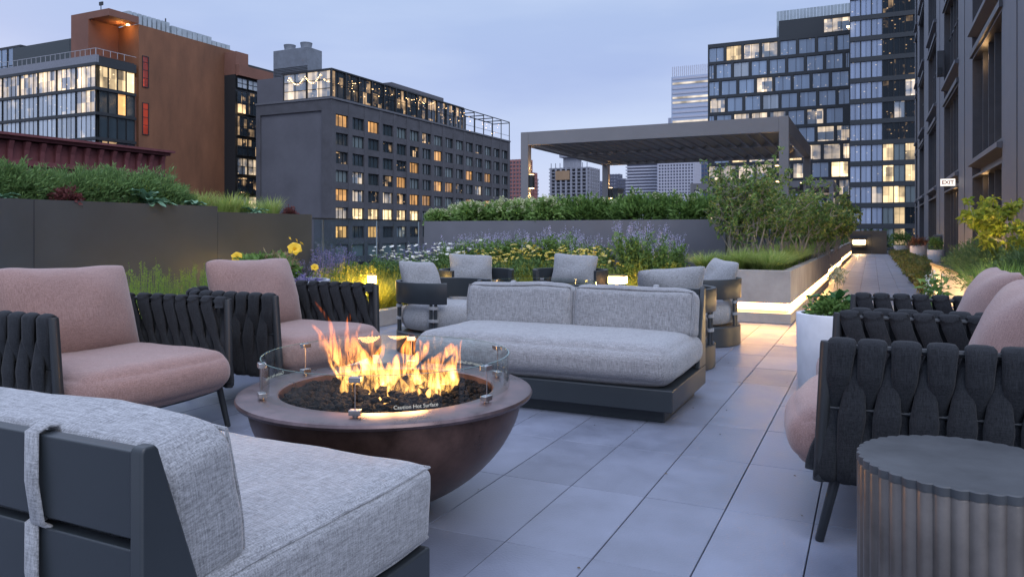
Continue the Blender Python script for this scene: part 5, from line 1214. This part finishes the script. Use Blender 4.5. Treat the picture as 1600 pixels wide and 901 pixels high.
place(C_, [(-6.42, YatX(103, -6.42), 1.24, .8), (-6.45, YatX(452, -6.45), 1.19, .55)], 'burgundy plants', ['burgundy leaved plant between feathery shrubs on the nearer dark planter', 'small burgundy leaved plant at the right end of the lower dark planter'])
D_ = [grass('sedge_plant', 'plant', 260, .09, .34, lf_grass, .8, .007) for _ in range(2)]
place(D_, [(-6.6, YatX(345, -6.6), 1.19, .8), (-6.6, YatX(362, -6.6), 1.19, .95), (-6.6, YatX(383, -6.6), 1.19, .8), (-6.6, YatX(425, -6.6), 1.19, .85), (-6.6, YatX(316, -6.6), 1.24, .75), (-6.8, YatX(410, -6.8), 1.19, .8)], 'grass tufts on the dark planters', 'green grass tuft on top of the dark planters near their step')

# --- hydrangeas above the grey wall
E_ = [shrub('hydrangea', 'shrub', 2000, (.36, .34, .22), .085, .05, lf_bright, 22, .3, 46, pt_hyd, .04, tight=.24) for _ in range(2)]
sp = [(XatY(x, 10.85), 10.85+rnd.uniform(-.12, .2), 1.13, s) for x, s in ((686, .6), (712, .8), (745, .95), (783, .9), (820, 1.0), (857, .95))]
place(E_, sp, 'hydrangeas along the grey planter wall', 'pale flowering hydrangea on the left half of the grey planter wall')
F2_ = [shrub('leafy_shrub', 'shrub', 1900, (.34, .34, .25), .09, .036, lf_mid, 22, .7, 8, pt_hyd, .03, tight=.24) for _ in range(3)]
sp = [(XatY(x, 10.9), 10.9+rnd.uniform(-.12, .25), 1.13, s) for x, s in ((880, 1), (912, .95), (946, .9), (975, .8), (1005, .95), (1040, .95), (1075, .85), (1105, 1.05))]
place(F2_, sp, 'leafy shrubs along the grey planter wall', 'leafy green shrub on the right half of the grey planter wall')

# --- flower bed behind the chairs
bz = .13
G_ = [spike_plant('catmint', 34, .30, .98, pt_purple, lf_bright, 6500, .84, .016, .30) for _ in range(3)]
sp = [(XatY(x, 10.0), 10.0+rnd.uniform(-.1, .15), bz, s) for x, s in ((715, .80), (745, .88), (778, .86), (808, .95), (842, .88), (876, .93), (908, .86), (935, .80))]
place(G_, sp, 'catmint along the foot of the grey wall', 'lilac spiked catmint at the foot of the grey planter wall')
G2 = [spike_plant('catmint', 62, .36, 1.0, pt_purple, lf_bright, 9000, .82, .016, .26)]
place(G2, [(XatY(1000, 9.75), 9.75, bz, .98), (XatY(1032, 9.6), 9.6, bz, .88)], 'large catmint', ['largest lilac flowering clump, before the grey wall right of centre', 'lilac flowering clump just right of the largest one'])
G3 = [spike_plant('russian_sage', 44, .24, .72, pt_blue, lf_mid, 1000, .6, .016, .36) for _ in range(2)]
sp = [(XatY(x, y), y, bz, s) for x, y, s in ((507, 7.6, .95), (530, 8.2, 1.0), (488, 7.3, .8), (655, 9.4, .95), (610, 9.0, .8))]
place(G3, sp, 'blue violet sage by the glass railing', 'blue violet flowering sage before the glass railing')
H_ = [umbel_plant('yarrow', 17, .20, .60, pt_yel, .026) for _ in range(3)]
sp = [(XatY(x, y), y, bz, s) for x, y, s in ((742, 9.5, 1), (765, 9.3, .95), (790, 9.5, 1), (815, 9.3, 1), (838, 9.5, 1.05), (862, 9.35, 1), (886, 9.5, 1.05), (910, 9.3, 1), (932, 9.5, 1.05), (776, 9.7, 1.1), (826, 9.7, 1.1), (874, 9.75, 1.1), (922, 9.75, 1.1), (955, 9.45, .9))]
place(H_, sp, 'yellow yarrow behind the back barrel chairs', 'yellow flat headed yarrow behind the back barrel chairs')
H2 = [umbel_plant('yarrow', 12, .18, .62, pt_white, .028) for _ in range(2)]
sp = [(XatY(x, y), y, bz, s) for x, y, s in ((622, 8.7, 1.05), (642, 9.0, 1.05), (666, 9.1, 1.05), (688, 9.3, 1.1), (706, 9.4, 1.1), (600, 8.7, 1.05), (654, 8.6, .95), (728, 9.7, 1.15), (745, 9.9, 1.15))]
place(H2, sp, 'white yarrow left of the back barrel chairs', 'white flat headed yarrow between the glass railing and the back barrel chairs')
I_ = [shrub('leafy_bush', 'shrub', 2600, (.30, .30, .26), .05, .02, lf_mid, 14, .4) for _ in range(2)]
sp = [(XatY(x, y), y, bz, s) for x, y, s in ((552, 8.2, 1.05), (575, 8.5, 1.05), (600, 8.6, 1.0), (625, 8.9, .95), (540, 7.6, .8), (565, 7.7, .75), (680, 9.6, 1.1), (705, 9.8, 1.15), (960, 9.9, .9), (1055, 9.8, .9))]
place(I_, sp, 'green bushes in the flower bed', 'plain green bush among the flowers of the bed')
J_ = [grass('lamplit_sedge_plant', 'plant', 420, .13, .42, lf_lamplit, .95, .006, 14) for _ in range(3)]
sp = [(-5.02, y, bz, s) for y, s in ((5.9, .9), (6.25, 1), (6.6, 1.05), (6.95, 1.0), (7.3, 1.0), (7.7, .95), (8.1, .9), (8.5, .9))]+[(-5.35, y, bz, s) for y, s in ((6.4, 1.0), (6.9, 1.0), (7.4, 1.0))]
place(J_, sp, 'lantern-lit grasses along the low kerb', 'ornamental grass along the low kerb, yellow lantern light in its colour')
J2 = [grass('lamplit_sedge_plant', 'plant', 360, .13, .42, lf_lamplit, .9, .006, 20) for _ in range(2)]
sp = [(x, 9.22+rnd.uniform(-.04, .04), bz, .95) for x in np.arange(-4.5, -1.95, .24)]
sp = [q_ for q_ in sp if abs(q_[0]+2.87) > .2]
place(J2, sp, 'lantern-lit grasses behind the back barrel chairs', 'ornamental grass behind the back barrel chairs, coloured as lit by the wide lantern')
K_ = [grass('feather_sedge_plant', 'plant', 260, .10, .58, lf_lime, .45, .004, 26) for _ in range(2)]
sp = [(XatY(x, 4.6+i*.05), 4.6+i*.05, .05, .95) for i, x in enumerate((185, 205, 225, 245, 262, 280, 297, 312))]
sp = [(-5.1-.1*(i % 3), YatX(x, -5.1-.1*(i % 3)), .10, s) for i, (x, s) in enumerate(((190, .85), (212, .8), (232, .9), (252, .84), (270, .8), (288, .88), (304, .85), (320, .8)))]
place(K_, sp, 'fine grasses before the dark planters', 'fine seeded grass between the left armchairs and the dark planter wall')
# lilies in the grey pot
def lily(n=9, fl=4):
    t = thing('lily_plant', 'yellow lilies with leafy stems growing in the grey round pot', 'flowers'); g = MB(); V = []; 
    c = lump(1900, (-.07, -.05, .12), (.27, .27, .17), 14); v, f = leaves(c, .06, .03, .4); npmesh('foliage', [(v, f, 0)], lf_mid, t)
    c = lump(420, (.02, 0, .16), (.22, .22, .15), 9); v, f = leaves(c, .05, .012, .6); npmesh('dry_sprigs', [(v, f, 0)], leafmat('dry_sprig', [(.22, .18, .10), (.30, .25, .14)], .2), t)
    TL = Matrix.Rotation(R(58), 3, Vector((math.cos(R(-44-25+90)), math.sin(R(-44-25+90)), 0)))
    for (dx, dy, h, s) in ((-.26, -.10, .215, .72), (.155, .02, .275, .9), (.30, .08, .13, .5), (.05, -.12, .17, .45)):
        g = MB()
        for k in range(6):
            a = 1.047*k; d = Vector((math.cos(a), math.sin(a), 0)); sdv = Vector((-d.y, d.x, 0)); rows_ = []
            for (r, z, w_) in ((.004, 0, .006), (.018, .03, .022), (.045, .045, .032), (.066, .03, .004)): rows_.append((Vector((0, 0, z))+d*r, w_))
            for (p, w1), (q, w2) in zip(rows_, rows_[1:]):
                g.quad(*[Vector((dx, dy, h))+TL @ (v*s) for v in (p-sdv*w1, p+sdv*w1, q+sdv*w2, q-sdv*w2)])
        g.build('flower', pt_lily, t, smooth=True, world=False)
        g = MB(); g.tube([(dx*.6, dy*.6, -.02), (dx*.9, dy*.9, h*.6), (dx, dy, h)], .004, 5); g.build('stem', stem_g, t, world=False)
    v, f = leaves(np.array([[.13+.05*i, .02, .36-.02*i] for i in range(3)]), .045, .014, 1.5); npmesh('bud', [(v, f, 0)], pt_lily, t); return t
t = lily(); t.location = (potL[0]-.03, potL[1]-.02, .60); t.rotation_euler = (0, 0, R(25))
t = shrub('pot_flowers', 'flowers', 260, (.15, .12, .05), .026, .014, pt_blue, 9); t['label'] = 'small violet flowers at the right side of the lily pot'; t.location = (potL[0]+.2, potL[1]+.12, .59)

# --- long planter: grasses along the front and multi-stem trees
L_ = [grass('arching_sedge_plant', 'plant', 560, .07, .31, lf_grass, 1.35, .007) for _ in range(4)]
sp = []
for y in np.arange(9.05, 15.4, .5): f = (y-8.81)/7; sp += [(-1.05+.05*f+rnd.uniform(-.04, .04), y, .54, 1.0), (-1.40+.05*f+rnd.uniform(-.05, .05), y+.2, .54, 1.05)]
for x in np.arange(-1.80, -1.0, .2): sp.append((x, 9.12, .54, .95))
for y in np.arange(16.2, 21, .6): sp.append((-1.1, y, .54, .95))
place(L_, sp, 'green grasses edging the long concrete planter', 'arching green grass along the edge of the long concrete planter')
tr_leaf = leafmat('serviceberry_leaf', [(0.095, 0.17, 0.045), (0.14, 0.235, 0.06), (0.2, 0.29, 0.08), (0.25, 0.27, 0.08), (0.08, 0.15, 0.045), (0.12, 0.22, 0.055)], .35)
zt_ = .54
for i, (xp, y, top, spread, ns, nl) in enumerate(((1146, 9.7, 305, .30, 6, 2000), (1165, 9.9, 250, .46, 12, 6400), (1205, 10.6, 280, .50, 10, 5200), (1238, 11.6, 290, .66, 10, 6000), (1262, 13.2, 305, .7, 9, 5500), (1284, 15.0, 322, .75, 9, 5200), (1298, 17.5, 326, .8, 9, 4800), (1306, 20.3, 330, .85, 8, 4200))):
    x = XatY(xp, y); h = zat(top, x, y)-zt_; ns += 4; nl = int(nl*.56)
    labs_ = ['smallest young multi-stem tree at the left end of the concrete planter', 'tallest multi-stem tree in the near end of the concrete planter', 'multi-stem tree directly right of the tallest one', 'multi-stem tree third from the near right end of the planter', 'multi-stem tree in the middle of the planter row', 'low multi-stem tree in the middle run of the planter', 'multi-stem tree second from the far end of the row', 'farthest multi-stem tree in the concrete planter row']
    tree(labs_[i], x, y, zt_, h, spread, ns, nl, tr_leaf, 'multi-stem trees in the concrete planter', ls=.052 if i < 4 else .07)
M_ = [shrub('leafy_bush', 'shrub', 2600, (.5, .5, .32), .06, .028, lf_mid, 16, .3)]
place(M_, [(-1.3, 17.4, .54, .9), (-1.25, 19.5, .54, .85), (-1.2, 23.8, .54, .9), (-1.25, 26, .54, .9), (-1.2, 28.5, .54, 1), (-1.3, 31, .54, 1)], 'bushes in the far runs of the concrete planter', 'green bush in the far part of the long concrete planter')
# behind end wall
N_ = [shrub('leafy_bush', 'shrub', 2200, (.8, .7, .5), .12, .05, lf_dark, 14, .3)]
place(N_, [(XatY(x, 40), 40.2, .25, .9) for x in (1335, 1352, 1370)], 'dark shrubs above the end wall', 'dark shrub peeking over the end wall of the path')
# --- ground cover right of the path, one carpet
c = np.stack([ct.uniform(.78, 1.45, 42000), ct.uniform(11.9, 37.5, 42000), np.zeros(42000)], 1); hx = np.array([mnoise.noise(Vector((float(a)*2.2, float(b)*1.4, 0))) for a, b in c[:, :2]]); c[:, 0] += .12*np.sin(c[:, 1]*2.1); c[:, 2] = .02+np.clip(.15+.18*hx, .02, .4)*ct.random(42000)**.4
V, F_ = leaves(c, .07, .035, .3); o = npmesh('ground_cover', [(V, F_, 0)], leafmat('sedum_leaf', [(.09, .13, .03), (.15, .19, .045), (.20, .20, .07), (.10, .15, .04), (.16, .11, .05)], .25)); tag(o, 'low mixed sedum carpet between the path and the right building', 'ground cover', kind='stuff')
g = MB(); g.box(.74, 2.24, 11.95, 40, -.019, .03); struct(g.build('planting_strip', soil))
# --- pots on the right
t = shrub('reddish_shrub', 'shrub', 1500, (.36, .36, .22), .06, .02, lf_rust, 12, .5); t.location = (pr_[0], pr_[1], .45); t['label'] = 'rusty red shrub in the middle white pot'
t = shrub('leafy_bush', 'shrub', 1500, (.24, .24, .26), .06, .02, lf_mid, 12, .5); t.location = (pr2[0], pr2[1], .38); t['label'] = 'green plant in the white pot before the waste bin'
t = shrub('leafy_bush', 'shrub', 1600, (.5, .4, .34), .08, .03, lf_mid, 12, .4); t.location = (pr3[0], pr3[1], .36); t['label'] = 'green shrub in the farthest white pot'
# white pot by the armchairs: low filler and a broad leaved lily with a spent flower head
t = shrub('pot_filler', 'plant', 1500, (.22, .22, .10), .035, .022, lf_mid, 12, .4); t.scale = (.8, .8, .8); t.location = (-.235, 5.28, .455); t['label'] = 'low green filler plant in the white pot behind the right armchairs'
t = bigleaf('canna_plant', 'plant', 7, .36, .10, leafmat('canna_leaf', [(.03, .10, .03), (.05, .15, .04)], .2), .14, 8, .8); t.scale = (.75, .75, .9); t.location = (-.20, 5.30, .49); t['label'] = 'broad leaved plant with pale spent flower head in the white pot'
c = np.array([[0, 0, .28]])+unit(ct.normal(size=(240, 3)))*np.array([[.065, .065, .06]])*ct.random((240, 1))**.4; v, f = leaves(c, .045, .008, .5); v2, f2 = stems(np.array([[0, 0, 0.]]), np.array([[0, 0, .27]]), .007); npmesh('flower_head', [(v, f, 0), (v2, f2, 0)], leafmat('spent_flower', [(.40, .36, .20), (.5, .45, .28)], .3), t)
# --- right raised planter planting
O_ = [shrub('rosemary_bush', 'shrub', 4200, (.42, .42, .28), .05, .010, lf_dark, 16, .5) for _ in range(2)]
sp = [(XatY(x, y), y, .47, s) for x, y, s in ((1512, 10.8, .7), (1528, 9.9, .85), (1552, 9.0, .9), (1540, 11.2, .8), (1570, 8.4, .9), (1600, 7.6, .85), (1560, 10.3, 1.1))]
place(O_, sp, 'dark needle leaved bushes in the right raised planter', 'dark fine leaved bush in the raised planter on the right')
mp_leaf = leafmat('maple_leaf', [(.22, .26, .03), (.32, .34, .04), (.16, .24, .03), (.40, .36, .06)], .45)
x, y = XatY(1592, 8.3), 8.3; tree('golden green spreading tree lit from below at the right edge', x, y, .47, zat(318, x, y)-.47, .42, 8, 4500, mp_leaf, ls=.06, name='lit_tree', lo=.5)
ld = bpy.data.lights.new('tree_uplight', 'SPOT'); ld.energy = 26; ld.spot_size = R(110); ld.spot_blend = .8; ld.color = (1, .72, .25); ld.shadow_soft_size = .04; lo = bpy.data.objects.new('tree_uplight', ld); COL.objects.link(lo); lo.location = (x-.22, y-.35, .58); lo.rotation_euler = (R(180), R(-6), 0)
P_ = [grass('feather_sedge_plant', 'plant', 300, .12, .40, lf_lime, .9, .005) for _ in range(1)]
place(P_, [(XatY(1545, 6.6), 6.6, .47, .9), (XatY(1575, 7.0), 7.0, .47, .9)], 'fine grasses in the right raised planter', 'fine green grass in the front of the right raised planter')
t = bigleaf('broad_leaf_plant', 'plant', 8, .24, .085, lf_mid, .10, 6, 1.0); x, y = XatY(1482, 5.2), 5.2; t.location = (x, y, .36); t['label'] = 'bright broad leaved plant rising behind the right armchairs'
g = MB(); g.lathe([(0, 0), (.16, 0), (.2, .34), (.17, .34), (.16, .31), (0, .31)], 32, c=(x, y)); tt = thing('round_pot', 'round pot hidden behind the right armchairs under the bright broad leaved plant', 'planter pot', (x, y, 0)); g.build('pot_wall', white_pot, tt, smooth=True)
t = spike_plant('flower_stalk', 3, .05, .46, pt_white, lf_mid, 160, .9, .012, .16); t.location = (XatY(1462, 5.3), 5.3, .34); t['label'] = 'tall thin flower stalk left of the bright broad leaved plant'
t = shrub('violet_flowers', 'flowers', 500, (.09, .09, .10), .03, .02, pt_purple, 7); x = XatY(1522, 5.0); t.location = (x, 5.0, .50); t['label'] = 'violet flowers beside the pink pillow of the far right armchair'
